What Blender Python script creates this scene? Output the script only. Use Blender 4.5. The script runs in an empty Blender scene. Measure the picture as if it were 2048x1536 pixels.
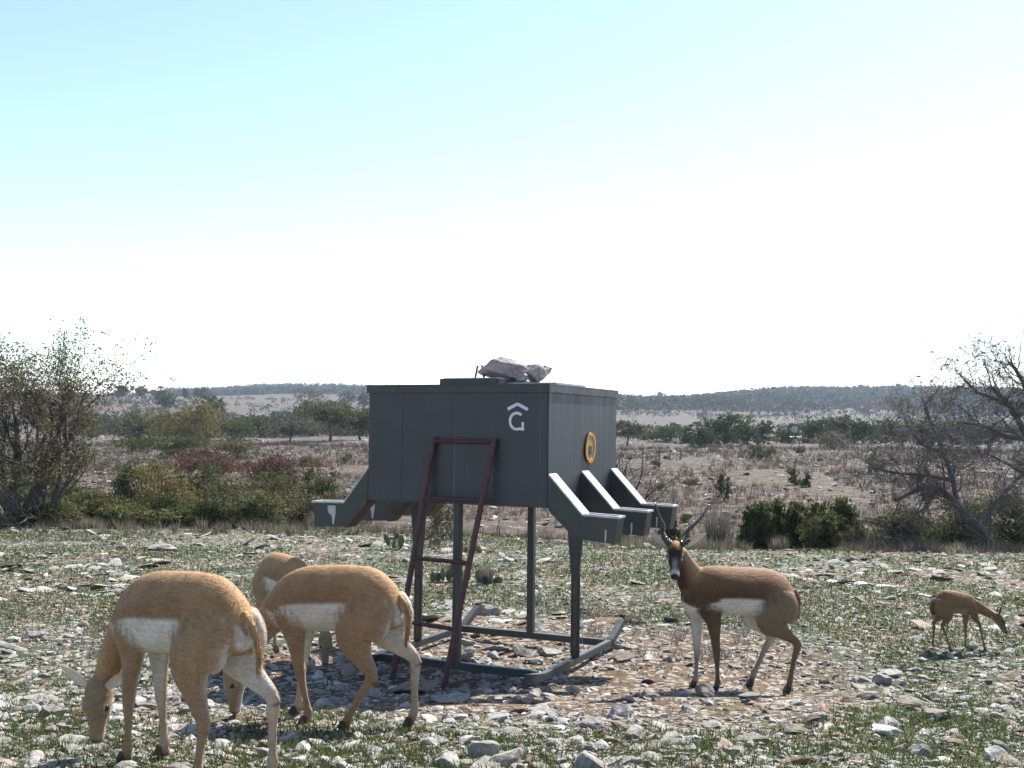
import bpy, bmesh, math, random
import numpy as np
from mathutils import Vector, Matrix, kdtree

SC = bpy.context.scene
COL = SC.collection
rad = math.radians

# ------------------------------------------------------------------ camera
CAM_H, FPX, HZ, ROLL = 1.7, 2196.0, 854.4, 0.0107
PITCH = math.atan((HZ - 768) / FPX)
cam = bpy.data.cameras.new('camera')
camo = bpy.data.objects.new('camera', cam)
COL.objects.link(camo)
cam.sensor_width = 36.0
cam.lens = 36.0 * FPX / 2048
cam.clip_start = 0.05
cam.clip_end = 6000
camo.matrix_world = Matrix.Translation((0, 0, CAM_H)) @ Matrix.Rotation(math.pi / 2 + PITCH, 4, 'X') @ Matrix.Rotation(ROLL, 4, 'Z')
SC.camera = camo

# ------------------------------------------------------------------ sky and sun
SUN_EL, SUN_AZ = rad(48), rad(36)            # azimuth measured from +Y towards +X
W = bpy.data.worlds.new('World')
SC.world = W
W.use_nodes = True
wn = W.node_tree.nodes
sky = wn.new('ShaderNodeTexSky')
sky.sky_type = 'NISHITA'
sky.sun_disc = False
sky.sun_elevation = SUN_EL
sky.sun_rotation = SUN_AZ
sky.air_density = 1.0
sky.dust_density = 0.3
sky.ozone_density = 1.0
W.node_tree.links.new(sky.outputs['Color'], wn['Background'].inputs['Color'])
wn['Background'].inputs['Strength'].default_value = 0.092
sl = bpy.data.lights.new('sun', 'SUN')
sl.energy = 5.0
sl.angle = rad(0.5)
sl.color = (1.0, 0.96, 0.9)
sun = bpy.data.objects.new('sun', sl)
COL.objects.link(sun)
sdir = Vector((math.sin(SUN_AZ) * math.cos(SUN_EL), math.cos(SUN_AZ) * math.cos(SUN_EL), math.sin(SUN_EL)))
sun.rotation_euler = sdir.to_track_quat('Z', 'Y').to_euler()
sun.location = (3, 10, 12)
SC.view_settings.view_transform = 'Standard'
SC.view_settings.look = 'None'
SC.view_settings.gamma = 1.0
SC.view_settings.use_curve_mapping = False
SC.view_settings.exposure = 1.40

# ------------------------------------------------------------------ helpers
R = np.random.RandomState(7)
PR = random.Random(7)


def tag(o, label=None, cat=None, group=None, kind=None):
    if label: o['label'] = label
    if cat: o['category'] = cat
    if group: o['group'] = group
    if kind: o['kind'] = kind
    return o


def link(name, me, mat=None, parent=None):
    o = bpy.data.objects.new(name, me)
    COL.objects.link(o)
    if mat is not None and len(me.materials) == 0:
        me.materials.append(mat)
    if parent is not None:
        o.parent = parent
    return o


def empty(name, loc, rz=0.0):
    o = bpy.data.objects.new(name, None)
    COL.objects.link(o)
    o.location = loc
    o.rotation_euler = (0, 0, rz)
    return o


def mesh_np(name, V, F, smooth=False, col=None):
    """V (n,3); F (m,k) with one k for all faces; col optional (n,3) point colours."""
    V = np.asarray(V, np.float32); F = np.asarray(F, np.int32)
    me = bpy.data.meshes.new(name)
    m, k = F.shape
    me.vertices.add(len(V)); me.vertices.foreach_set('co', V.ravel())
    me.loops.add(m * k); me.loops.foreach_set('vertex_index', F.ravel())
    me.polygons.add(m)
    me.polygons.foreach_set('loop_start', np.arange(0, m * k, k, dtype=np.int32))
    me.polygons.foreach_set('use_smooth', np.full(m, smooth, dtype=bool))
    me.update(calc_edges=True)
    if col is not None:
        set_col(me, col)
    return me


def set_col(me, col):
    a = me.color_attributes.new('tint', 'FLOAT_COLOR', 'POINT')
    c = np.ones((len(col), 4), np.float32); c[:, :3] = col
    a.data.foreach_set('color', c.ravel())


class MB:
    """collects boxes, bars, tubes and prisms into one mesh"""
    def __init__(self): self.bm = bmesh.new()

    def poly_prism(self, pts, axis_vec):
        bm = self.bm; a = Vector(axis_vec)
        lo = [bm.verts.new(Vector(p)) for p in pts]
        hi = [bm.verts.new(Vector(p) + a) for p in pts]
        n = len(pts)
        fs = [bm.faces.new(lo), bm.faces.new(hi[::-1])]
        for i in range(n):
            fs.append(bm.faces.new((lo[i], hi[i], hi[(i + 1) % n], lo[(i + 1) % n])))
        bmesh.ops.recalc_face_normals(bm, faces=fs)
        return self

    def box(self, lo, hi):
        (x0, y0, z0), (x1, y1, z1) = lo, hi
        return self.poly_prism([(x0, y0, z0), (x1, y0, z0), (x1, y1, z0), (x0, y1, z0)], (0, 0, z1 - z0))

    def bar(self, p, q, w, h, up=(0, 0, 1)):
        p, q = Vector(p), Vector(q); t = (q - p).normalized()
        u = Vector(up); s = t.cross(u)
        if s.length < 1e-4: s = t.cross(Vector((1, 0, 0)))
        s.normalize(); v = s.cross(t)
        c = [p + s * a * w / 2 + v * b * h / 2 for a, b in ((-1, -1), (1, -1), (1, 1), (-1, 1))]
        return self.poly_prism(c, q - p)

    def tube(self, pts, r, n=8, cap=True):
        pts = [Vector(p) for p in pts]
        rr = r if isinstance(r, (list, tuple)) else [r] * len(pts)
        rings = []; prev = None
        for i, p in enumerate(pts):
            t = (pts[min(i + 1, len(pts) - 1)] - pts[max(i - 1, 0)]).normalized()
            if prev is None:
                a = t.orthogonal().normalized()
            else:
                a = (prev - t * prev.dot(t)).normalized()
            prev = a; b = t.cross(a)
            rings.append([self.bm.verts.new(p + (a * math.cos(2 * math.pi * k / n) + b * math.sin(2 * math.pi * k / n)) * rr[i]) for k in range(n)])
        fs = []
        for i in range(len(rings) - 1):
            for k in range(n):
                fs.append(self.bm.faces.new((rings[i][k], rings[i][(k + 1) % n], rings[i + 1][(k + 1) % n], rings[i + 1][k])))
        if cap:
            fs.append(self.bm.faces.new(rings[0][::-1])); fs.append(self.bm.faces.new(rings[-1]))
        bmesh.ops.recalc_face_normals(self.bm, faces=fs)
        return self

    def build(self, name, mat, parent=None, bevel=0.0, smooth=False):
        if bevel > 0:
            bmesh.ops.bevel(self.bm, geom=self.bm.edges[:], offset=bevel, segments=2, affect='EDGES', clamp_overlap=True)
        me = bpy.data.meshes.new(name)
        self.bm.to_mesh(me); self.bm.free()
        if smooth:
            me.polygons.foreach_set('use_smooth', [True] * len(me.polygons))
        return link(name, me, mat, parent)


def _hash(ix, iy, seed):
    h = (ix.astype(np.int64) * 374761393 + iy.astype(np.int64) * 668265263 + seed * 982451653) & 0x7fffffff
    h = ((h ^ (h >> 13)) * 1274126177) & 0x7fffffff
    return ((h ^ (h >> 16)) & 0xffff) / 65535.0


def vnoise(x, y, seed=0):
    x = np.asarray(x, float); y = np.asarray(y, float)
    ix, iy = np.floor(x), np.floor(y); fx, fy = x - ix, y - iy
    fx = fx * fx * (3 - 2 * fx); fy = fy * fy * (3 - 2 * fy)
    a = _hash(ix, iy, seed); b = _hash(ix + 1, iy, seed); c = _hash(ix, iy + 1, seed); d = _hash(ix + 1, iy + 1, seed)
    return (a * (1 - fx) + b * fx) * (1 - fy) + (c * (1 - fx) + d * fx) * fy


def fbm(x, y, seed=0, oct=3):
    s, a, t = 0, 1.0, 0
    for i in range(oct):
        s = s + a * vnoise(x * 2 ** i, y * 2 ** i, seed + i * 17); t += a; a *= 0.5
    return s / t


# ------------------------------------------------------------------ materials
def mat_new(name):
    m = bpy.data.materials.new(name); m.use_nodes = True
    n = m.node_tree.nodes; b = n['Principled BSDF']
    return m, n, m.node_tree.links, b


def N(nodes, t, **kw):
    nd = nodes.new(t)
    for k, v in kw.items():
        if k in nd.inputs: nd.inputs[k].default_value = v
        else: setattr(nd, k, v)
    return nd


def noise(n, l, scale, detail=4, vec=None, rough=0.55, dist=0.0):
    t = N(n, 'ShaderNodeTexNoise', Scale=scale, Detail=detail, Roughness=rough, Distortion=dist)
    if vec is not None: l.new(vec, t.inputs['Vector'])
    return t


def ramp(n, l, fac, stops):
    r = n.new('ShaderNodeValToRGB'); e = r.color_ramp.elements
    while len(e) < len(stops): e.new(0.5)
    for i, (p, c) in enumerate(stops):
        e[i].position = p; e[i].color = (*c, 1) if len(c) == 3 else c
    l.new(fac, r.inputs[0]); return r


def mix(n, l, fac, a, b, mode='MIX'):
    m = n.new('ShaderNodeMix'); m.data_type = 'RGBA'; m.blend_type = mode
    for sock, v in ((m.inputs[0], fac), (m.inputs[6], a), (m.inputs[7], b)):
        if isinstance(v, (int, float)): sock.default_value = v
        elif isinstance(v, tuple): sock.default_value = (*v, 1)
        else: l.new(v, sock)
    return m.outputs[2]


def bump(n, l, b, h, strength=0.4, dist=0.01):
    bp = N(n, 'ShaderNodeBump', Strength=strength, Distance=dist)
    l.new(h, bp.inputs['Height']); l.new(bp.outputs[0], b.inputs['Normal'])


def mmath(n, l, op, a, b=0.0, clamp=False):
    m = n.new('ShaderNodeMath'); m.operation = op; m.use_clamp = clamp
    for i, v in ((0, a), (1, b)):
        if isinstance(v, (int, float)): m.inputs[i].default_value = v
        else: l.new(v, m.inputs[i])
    return m.outputs[0]


def maprange(n, l, v, a, b, c=0.0, d=1.0):
    m = N(n, 'ShaderNodeMapRange'); m.clamp = True
    m.interpolation_type = 'SMOOTHSTEP'
    m.inputs[1].default_value, m.inputs[2].default_value, m.inputs[3].default_value, m.inputs[4].default_value = a, b, c, d
    l.new(v, m.inputs[0]); return m.outputs[0]


def foliage_mat(name, c, var=0.40, trans=0.28, attr=False):
    m, n, l, b = mat_new(name)
    geo = n.new('ShaderNodeNewGeometry')
    if attr:
        a = n.new('ShaderNodeAttribute'); a.attribute_name = 'tint'; base = a.outputs['Color']
    else:
        nz = noise(n, l, 3.0, 2, geo.outputs['Position'])
        lo = tuple(x * (1 - var) for x in c); hi = tuple(min(1, x * (1 + var)) for x in c)
        base = ramp(n, l, nz.outputs[0], [(0.35, lo), (0.65, hi)]).outputs[0]
        rnd = ramp(n, l, geo.outputs['Random Per Island'], [(0, (0.6, 0.6, 0.6)), (1, (1.35, 1.3, 1.2))])
        base = mix(n, l, 1.0, base, rnd.outputs[0], 'MULTIPLY')
    l.new(base, b.inputs['Base Color']); b.inputs['Roughness'].default_value = 0.8
    b.inputs['Specular IOR Level'].default_value = 0.08
    t = n.new('ShaderNodeBsdfTranslucent'); l.new(base, t.inputs['Color'])
    ms = n.new('ShaderNodeMixShader'); ms.inputs[0].default_value = trans
    l.new(b.outputs[0], ms.inputs[1]); l.new(t.outputs[0], ms.inputs[2])
    l.new(ms.outputs[0], n['Material Output'].inputs['Surface'])
    return m


def bark_mat(name, c):
    m, n, l, b = mat_new(name)
    geo = n.new('ShaderNodeNewGeometry')
    nz = noise(n, l, 25, 4, geo.outputs['Position'])
    l.new(ramp(n, l, nz.outputs[0], [(0.3, tuple(x * 0.55 for x in c)), (0.7, tuple(x * 1.35 for x in c))]).outputs[0], b.inputs['Base Color'])
    b.inputs['Roughness'].default_value = 0.9
    bump(n, l, b, nz.outputs[0], 0.6, 0.01)
    return m


M = {}


def limestone(name, use_attr):
    m, n, l, b = mat_new(name)
    geo = n.new('ShaderNodeNewGeometry'); tc = n.new('ShaderNodeTexCoord')
    vec = geo.outputs['Position']
    if use_attr:
        a = n.new('ShaderNodeAttribute'); a.attribute_name = 'tint'; rnd = a.outputs['Fac']
        fac = a.outputs['Color']
        base = fac
    else:
        oi = n.new('ShaderNodeObjectInfo')
        base = ramp(n, l, oi.outputs['Random'], [(0.0, (0.25, 0.235, 0.21)), (0.5, (0.31, 0.30, 0.28)), (0.8, (0.20, 0.165, 0.13)), (1.0, (0.37, 0.36, 0.35))]).outputs[0]
    n1 = noise(n, l, 14, 6, vec, 0.65)
    dark = ramp(n, l, n1.outputs[0], [(0.30, (0.45, 0.43, 0.42)), (0.5, (0.85, 0.84, 0.82)), (0.72, (1.15, 1.13, 1.1))])
    c = mix(n, l, 1.0, base, dark.outputs[0], 'MULTIPLY')
    n2 = noise(n, l, 60, 3, vec)
    c = mix(n, l, 0.5, c, ramp(n, l, n2.outputs[0], [(0.35, (0.55, 0.53, 0.5)), (0.6, (1.1, 1.1, 1.1))]).outputs[0], 'MULTIPLY')
    l.new(c, b.inputs['Base Color'])
    b.inputs['Roughness'].default_value = 0.88
    b.inputs['Specular IOR Level'].default_value = 0.3
    h = mmath(n, l, 'ADD', n1.outputs[0], mmath(n, l, 'MULTIPLY', n2.outputs[0], 0.3))
    bump(n, l, b, h, 0.8, 0.02)
    return m


M['rock'] = limestone('limestone', False)
M['stones'] = limestone('loose_limestone', True)


def solid_var(name, c, rough=0.6, scale=8, amt=0.25, metal=0.0, bmp=0.15):
    m, n, l, b = mat_new(name)
    geo = n.new('ShaderNodeNewGeometry')
    nz = noise(n, l, scale, 4, geo.outputs['Position'])
    l.new(ramp(n, l, nz.outputs[0], [(0.3, tuple(x * (1 - amt) for x in c)), (0.7, tuple(x * (1 + amt) for x in c))]).outputs[0], b.inputs['Base Color'])
    b.inputs['Roughness'].default_value = rough; b.inputs['Metallic'].default_value = metal
    if bmp: bump(n, l, b, nz.outputs[0], bmp, 0.004)
    return m


def painted_steel(name, c, streak=True, rough=0.42):
    """dark olive-grey paint with vertical rain streaks, rust and chalking"""
    m, n, l, b = mat_new(name)
    tc = n.new('ShaderNodeTexCoord')
    mp = N(n, 'ShaderNodeMapping'); mp.inputs['Scale'].default_value = (9, 9, 0.55)
    l.new(tc.outputs['Object'], mp.inputs['Vector'])
    n1 = noise(n, l, 2.2, 5, mp.outputs[0], 0.6)
    n2 = noise(n, l, 3.0, 5, tc.outputs['Object'], 0.6)
    col = ramp(n, l, n2.outputs[0], [(0.3, tuple(x * 0.82 for x in c)), (0.7, tuple(x * 1.15 for x in c))]).outputs[0]
    if streak:
        st = ramp(n, l, n1.outputs[0], [(0.54, (0, 0, 0)), (0.78, (0.20, 0.20, 0.20))])
        col = mix(n, l, st.outputs[0], col, tuple(min(1, x * 1.9 + 0.03) for x in c))
        mp2 = N(n, 'ShaderNodeMapping'); mp2.inputs['Scale'].default_value = (14, 14, 0.35); mp2.inputs['Location'].default_value = (5, 3, 2)
        l.new(tc.outputs['Object'], mp2.inputs['Vector'])
        n3 = noise(n, l, 1.7, 3, mp2.outputs[0])
        ru = ramp(n, l, n3.outputs[0], [(0.62, (0, 0, 0)), (0.70, (0.5, 0.5, 0.5))])
        col = mix(n, l, ru.outputs[0], col, (0.13, 0.085, 0.06))
    l.new(col, b.inputs['Base Color'])
    rr = ramp(n, l, n1.outputs[0], [(0.3, (rough - 0.08,) * 3), (0.7, (rough + 0.16,) * 3)])
    l.new(rr.outputs[0], b.inputs['Roughness'])
    bump(n, l, b, n2.outputs[0], 0.06, 0.01)
    return m


M['steel'] = painted_steel('painted_steel', (0.028, 0.0335, 0.043), rough=0.42)
M['steel_plain'] = painted_steel('painted_steel_frame', (0.030, 0.037, 0.037), rough=0.42)
M['rim'] = solid_var('worn_sunlit_metal', (0.42, 0.41, 0.42), 0.45, 20, 0.2)  # bare worn metal; on spout tops the pale tone also paints in sunlight
M['rust_red'] = solid_var('red_oxide_paint', (0.062, 0.017, 0.018), 0.55, 18, 0.4)
M['white_paint'] = solid_var('white_paint', (0.62, 0.62, 0.64), 0.6, 30, 0.12)
M['orange'] = solid_var('orange_enamel', (0.50, 0.21, 0.02), 0.4, 30, 0.2)
M['ochre'] = solid_var('ochre_enamel', (0.32, 0.19, 0.06), 0.4, 30, 0.2)
M['dark_void'] = solid_var('dark_enamel', (0.035, 0.045, 0.05), 0.5, 30, 0.2)
M['tan_wood'] = solid_var('rusted_tan_edge', (0.085, 0.060, 0.042), 0.8, 14, 0.4)
M['galv'] = solid_var('galvanised_metal', (0.30, 0.32, 0.36), 0.45, 10, 0.15)
M['bright_pan'] = solid_var('bright_white_pan', (0.85, 0.88, 0.86), 0.25, 10, 0.05)
M['cactus'] = solid_var('cactus_skin', (0.085, 0.11, 0.045), 0.6, 16, 0.35)
M['cactus_dry'] = solid_var('cactus_skin_yellowed', (0.24, 0.15, 0.05), 0.7, 16, 0.4)
M['hoof'] = solid_var('hoof_horn', (0.02, 0.018, 0.016), 0.45, 40, 0.3)
M['bark'] = bark_mat('bark_dark', (0.075, 0.064, 0.058))
M['bark_grey'] = bark_mat('bark_grey', (0.095, 0.083, 0.078))
m, n, l, b = mat_new('eye_dark'); b.inputs['Base Color'].default_value = (0.008, 0.006, 0.005, 1); b.inputs['Roughness'].default_value = 0.08; M['eye'] = m

# horn: dark with ring ridges as geometry
M['horn'] = solid_var('ringed_horn', (0.045, 0.038, 0.034), 0.22, 60, 0.3)

FOL = {
    'juniper': (0.066, 0.086, 0.030), 'olive': (0.095, 0.098, 0.040), 'green': (0.070, 0.090, 0.035),
    'greyolive': (0.118, 0.110, 0.060), 'lightgreen': (0.120, 0.130, 0.055), 'red': (0.125, 0.072, 0.055),
    'oliveyellow': (0.155, 0.135, 0.052), 'grey': (0.115, 0.110, 0.085), 'brown': (0.125, 0.110, 0.062), 'tanred': (0.20, 0.13, 0.10)}
for k, c in FOL.items():
    M['leaf_' + k] = foliage_mat('leaves_' + k, tuple(v * .92 for v in c))
M['woods'] = foliage_mat('far_leaves', (0, 0, 0), attr=True, trans=0.2)
M['grass'] = foliage_mat('short_grass', (0, 0, 0), attr=True, trans=0.4)
M['dry'] = foliage_mat('dry_grass', (0, 0, 0), attr=True, trans=0.4)

# ground
m, n, l, b = mat_new('stony_soil'); M['ground'] = m
geo = n.new('ShaderNodeNewGeometry'); P = geo.outputs['Position']
sep = n.new('ShaderNodeSeparateXYZ'); l.new(P, sep.inputs[0])
na = noise(n, l, 0.9, 5, P, 0.6); nb = noise(n, l, 7, 6, P, 0.65); nc = noise(n, l, 40, 4, P, 0.6); nd_ = noise(n, l, 0.05, 6, P, 0.6)
soil = ramp(n, l, nb.outputs[0], [(0.28, (0.040, 0.024, 0.013)), (0.5, (0.095, 0.060, 0.034)), (0.72, (0.165, 0.118, 0.076))]).outputs[0]
green = ramp(n, l, nb.outputs[0], [(0.28, (0.024, 0.034, 0.015)), (0.68, (0.064, 0.078, 0.038))]).outputs[0]
# bare trampled ring around the feeder
vd = n.new('ShaderNodeVectorMath'); vd.operation = 'DISTANCE'; l.new(P, vd.inputs[0]); vd.inputs[1].default_value = (0.25, 7.6, 0)
ring = maprange(n, l, vd.outputs['Value'], 1.2, 2.6)
gm = mmath(n, l, 'MULTIPLY', maprange(n, l, na.outputs[0], 0.38, 0.56), ring)
near = mix(n, l, gm, soil, green)
vor = N(n, 'ShaderNodeTexVoronoi', Scale=26.0); l.new(P, vor.inputs['Vector'])
peb = maprange(n, l, vor.outputs['Color'], 0.62, 0.70)
near = mix(n, l, mmath(n, l, 'MULTIPLY', peb, 0.75), near, (0.2880, 0.2736, 0.2520))
# far slopes: pale dry turf, limestone scree and reddish bluestem
fb = noise(n, l, 1.6, 9, P, 0.78)
farc = ramp(n, l, fb.outputs[0], [(0.36, (0.026, 0.022, 0.017)), (0.48, (0.068, 0.055, 0.046)), (0.58, (0.125, 0.108, 0.096)), (0.68, (0.25, 0.235, 0.222))]).outputs[0]
fr = noise(n, l, 0.22, 5, P, 0.65)
slope = mmath(n, l, 'MULTIPLY', maprange(n, l, sep.outputs['Y'], 20, 30), maprange(n, l, sep.outputs['Y'], 66, 52))
farc = mix(n, l, mmath(n, l, 'MULTIPLY', slope, maprange(n, l, fr.outputs[0], 0.3, 0.55, 0.25, 0.85)), farc, (0.98, 0.84, 0.74), 'MULTIPLY')
farc = mix(n, l, mmath(n, l, 'MULTIPLY', maprange(n, l, fr.outputs[0], 0.52, 0.66), 0.5), farc, (0.0432, 0.0432, 0.0238))
farc = mix(n, l, mmath(n, l, 'MULTIPLY', maprange(n, l, sep.outputs['Y'], 430, 560), .8), farc, (0.045, 0.05, 0.036))
gcol = mix(n, l, maprange(n, l, sep.outputs['Y'], 16, 23), near, farc)
l.new(gcol, b.inputs['Base Color']); b.inputs['Roughness'].default_value = 0.95; b.inputs['Specular IOR Level'].default_value = 0.15
h = mmath(n, l, 'ADD', nb.outputs[0], mmath(n, l, 'MULTIPLY', nc.outputs[0], 0.5))
bump(n, l, b, h, 0.9, 0.035)

# ------------------------------------------------------------------ terrain
TA = np.array([-0.62, -0.46, -0.32, -0.19, -0.05, 0.126, 0.262, 0.40, 0.62])
TD = np.array([0, 3, 4.3, 5.4, 7.2, 12, 15.5, 18.3, 22, 28, 36, 50, 70, 100, 150, 220, 320, 450, 650, 900, 1300, 2000, 3500])
TZ = np.array([
    # 0    3    4.3  5.4  7.2 12 15.5  18.3  22    28    36    50    70    100   150   220  320   450   650   900   1300 2000 3500
    [.46, .42, .35, .23, 0, 0, 0, -.05, -.5, -1.0, -.95, -.45, .05, .25, 1.1, 3.4, 9.0, 12.8, 14, 16, 12, 5, 0],
    [.46, .42, .35, .23, 0, 0, 0, -.05, -.5, -1.0, -.95, -.45, .05, .25, 1.1, 3.4, 9.0, 12.8, 14, 16, 12, 5, 0],
    [.46, .42, .35, .23, 0, 0, 0, -.05, -.5, -1.0, -.95, -.40, .05, .25, 1.0, 3.2, 8.8, 12.6, 17, 28, 20, 5, 0],
    [.46, .42, .35, .23, 0, 0, 0, -.05, -.5, -1.1, -.95, -.30, .38, .40, .70, 2.6, 8.0, 13.0, 21, 32, 20, 5, 0],
    [.46, .42, .35, .23, 0, 0, 0, -.10, -.6, -1.2, -1.0, -.40, .40, .45, .75, 1.9, 5.6, 11.5, 21, 31, 20, 5, 0],
    [.46, .42, .35, .23, 0, 0, 0, -.25, -.8, -1.3, -1.1, -.45, .30, .45, .80, 2.2, 6.0, 11.0, 17.5, 19, 12, 5, 0],
    [.46, .42, .35, .23, 0, 0, 0, -.30, -.8, -1.2, -1.0, -.35, .30, .50, .85, 1.7, 5.0, 11.0, 25, 27, 16, 5, 0],
    [.46, .42, .35, .23, 0, 0, 0, -.30, -.8, -1.2, -1.0, -.45, .30, .45, .70, 1.2, 3.6, 10.5, 25, 24, 14, 5, 0],
    [.46, .42, .35, .23, 0, 0, 0, -.30, -.8, -1.2, -1.0, -.45, .30, .45, .70, 1.2, 3.6, 10.5, 24, 24, 14, 5, 0]])


def smoothi(v, xs):
    """index and smoothed fraction for table look-up"""
    i = np.clip(np.searchsorted(xs, v, 'right') - 1, 0, len(xs) - 2)
    t = np.clip((v - xs[i]) / (xs[i + 1] - xs[i]), 0, 1)
    return i, t


def tz(x, y):
    x = np.asarray(x, float); y = np.asarray(y, float)
    yc = np.clip(y, 0, 3400)
    a = np.clip(x / np.maximum(yc, 4.0), TA[0], TA[-1])
    i, s = smoothi(a, TA); s = s * s * (3 - 2 * s)
    j, t = smoothi(yc, TD)
    z = (TZ[i, j] * (1 - t) + TZ[i, j + 1] * t) * (1 - s) + (TZ[i + 1, j] * (1 - t) + TZ[i + 1, j + 1] * t) * s
    amp = np.clip((y - 16) / 40, 0, 1)
    z = z + (fbm(x * 0.9, y * 0.9, 3) - 0.5) * 0.06 * np.clip((np.abs(y) - 2) / 3, 0, 1)
    z = z + (fbm(x * 0.12, y * 0.12, 5) - 0.5) * 0.55 * amp + (fbm(x * 0.02, y * 0.02, 8) - 0.5) * 3.0 * np.clip((y - 120) / 300, 0, 1)
    return z


def tz1(x, y): return float(tz(np.array([x]), np.array([y]))[0])


def sinh_axis(lo, hi, n, k, c=0.0):
    a, b_ = np.arcsinh((lo - c) / k), np.arcsinh((hi - c) / k)
    return c + k * np.sinh(np.linspace(a, b_, n))


gx = sinh_axis(-2200, 2200, 290, 5.0); gy = sinh_axis(-300, 3400, 440, 6.0, 6.0)
GX, GY = np.meshgrid(gx, gy)
V = np.stack([GX.ravel(), GY.ravel(), tz(GX.ravel(), GY.ravel())], 1)
nx, ny = len(gx), len(gy)
ii = (np.arange(ny - 1)[:, None] * nx + np.arange(nx - 1)[None]).ravel()
F = np.stack([ii, ii + 1, ii + nx + 1, ii + nx], 1)
g = link('ground', mesh_np('ground', V, F, True), M['ground'])
tag(g, 'stony pale soil with short grass running down into a draw and up to far hills', kind='structure')


# placing: a bearing given as the photograph's column, and a distance in metres
def bx(u, d): return (u - 1024) / FPX * d
def zrow(u, v, d): return CAM_H - d * (v - (HZ + ROLL * (u - 1024))) / FPX


def gpt(u, v):
    """where the line of sight through (u, v) meets the ground"""
    lo = None
    ds = np.concatenate([np.arange(2.5, 24, 0.02), np.arange(24, 500, 0.25)])
    zs = CAM_H - ds * (v - (HZ + ROLL * (u - 1024))) / FPX
    xs = (u - 1024) / FPX * ds
    k = np.argmax(zs <= tz(xs, ds))
    return Vector((xs[k], ds[k], float(tz(xs[k:k + 1], ds[k:k + 1])[0])))


# ------------------------------------------------------------------ game feeder
FTH = 0.4388
FE = empty('game_feeder', (-0.107, 8.112, 0.0), -FTH)
tag(FE, 'dark grey-green metal feeder box with side spouts, on four legs and skids', 'feeder')
BW, BD, Z0, Z1 = 1.39, 1.318, 1.172, 1.975
hw, hd = BW / 2, BD / 2
mb = MB().box((-hw, -hd, Z0), (hw, hd, Z1)); mb.build('hopper', M['steel'], FE, 0.006)
# roof sheet with a folded lip round all four sides
mb = MB(); o_ = 0.012
mb.poly_prism([(-hw - o_, -hd - o_, Z1 + .002), (hw + o_, -hd - o_, Z1 + .002), (hw + o_, hd + o_, Z1 + .002), (-hw - o_, hd + o_, Z1 + .002)], (0, 0, 0.012))
for a, b_ in (((-hw - o_, -hd - o_), (hw + o_, -hd - .002)), ((-hw - o_, hd + .002), (hw + o_, hd + o_)), ((-hw - o_, -hd - .001), (-hw - .002, hd + .001)), ((hw + .002, -hd - .001), (hw + o_, hd + .001))):
    mb.box((a[0], a[1], Z1 - 0.042), (b_[0], b_[1], Z1 + 0.001))
mb.build('roof_sheet', M['steel'], FE)
# sheet seams on the front face
for sx in (-0.42, -0.03):
    MB().box((sx - .005, -hd - .0015, Z0 + .01), (sx + .005, -hd - .0005, Z1 - .045)).build('seam', M['steel'], FE)
# hatch on the roof
HT = Z1 + 0.014
hl = MB().box((-0.18, -0.56, HT + .002), (0.28, -0.02, HT + 0.045)).build('hatch_lid', M['steel_plain'], FE, 0.004)
MB().box((-0.16, -0.54, HT + 0.0455), (0.26, -0.04, HT + 0.05)).build('lid_plate', M['rim'], hl)
MB().box((0.283, -0.45, HT + .001), (0.66, 0.1, HT + 0.018)).build('vent_panel', M['galv'], FE, 0.003)
hh = MB().tube([(-0.035, -0.30, HT + .045), (-0.015, -0.30, HT + .145), (0.02, -0.30, HT + .148), (0.04, -0.30, HT + .047)], 0.008)
hh.build('hatch_handle', M['steel_plain'], FE)


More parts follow.
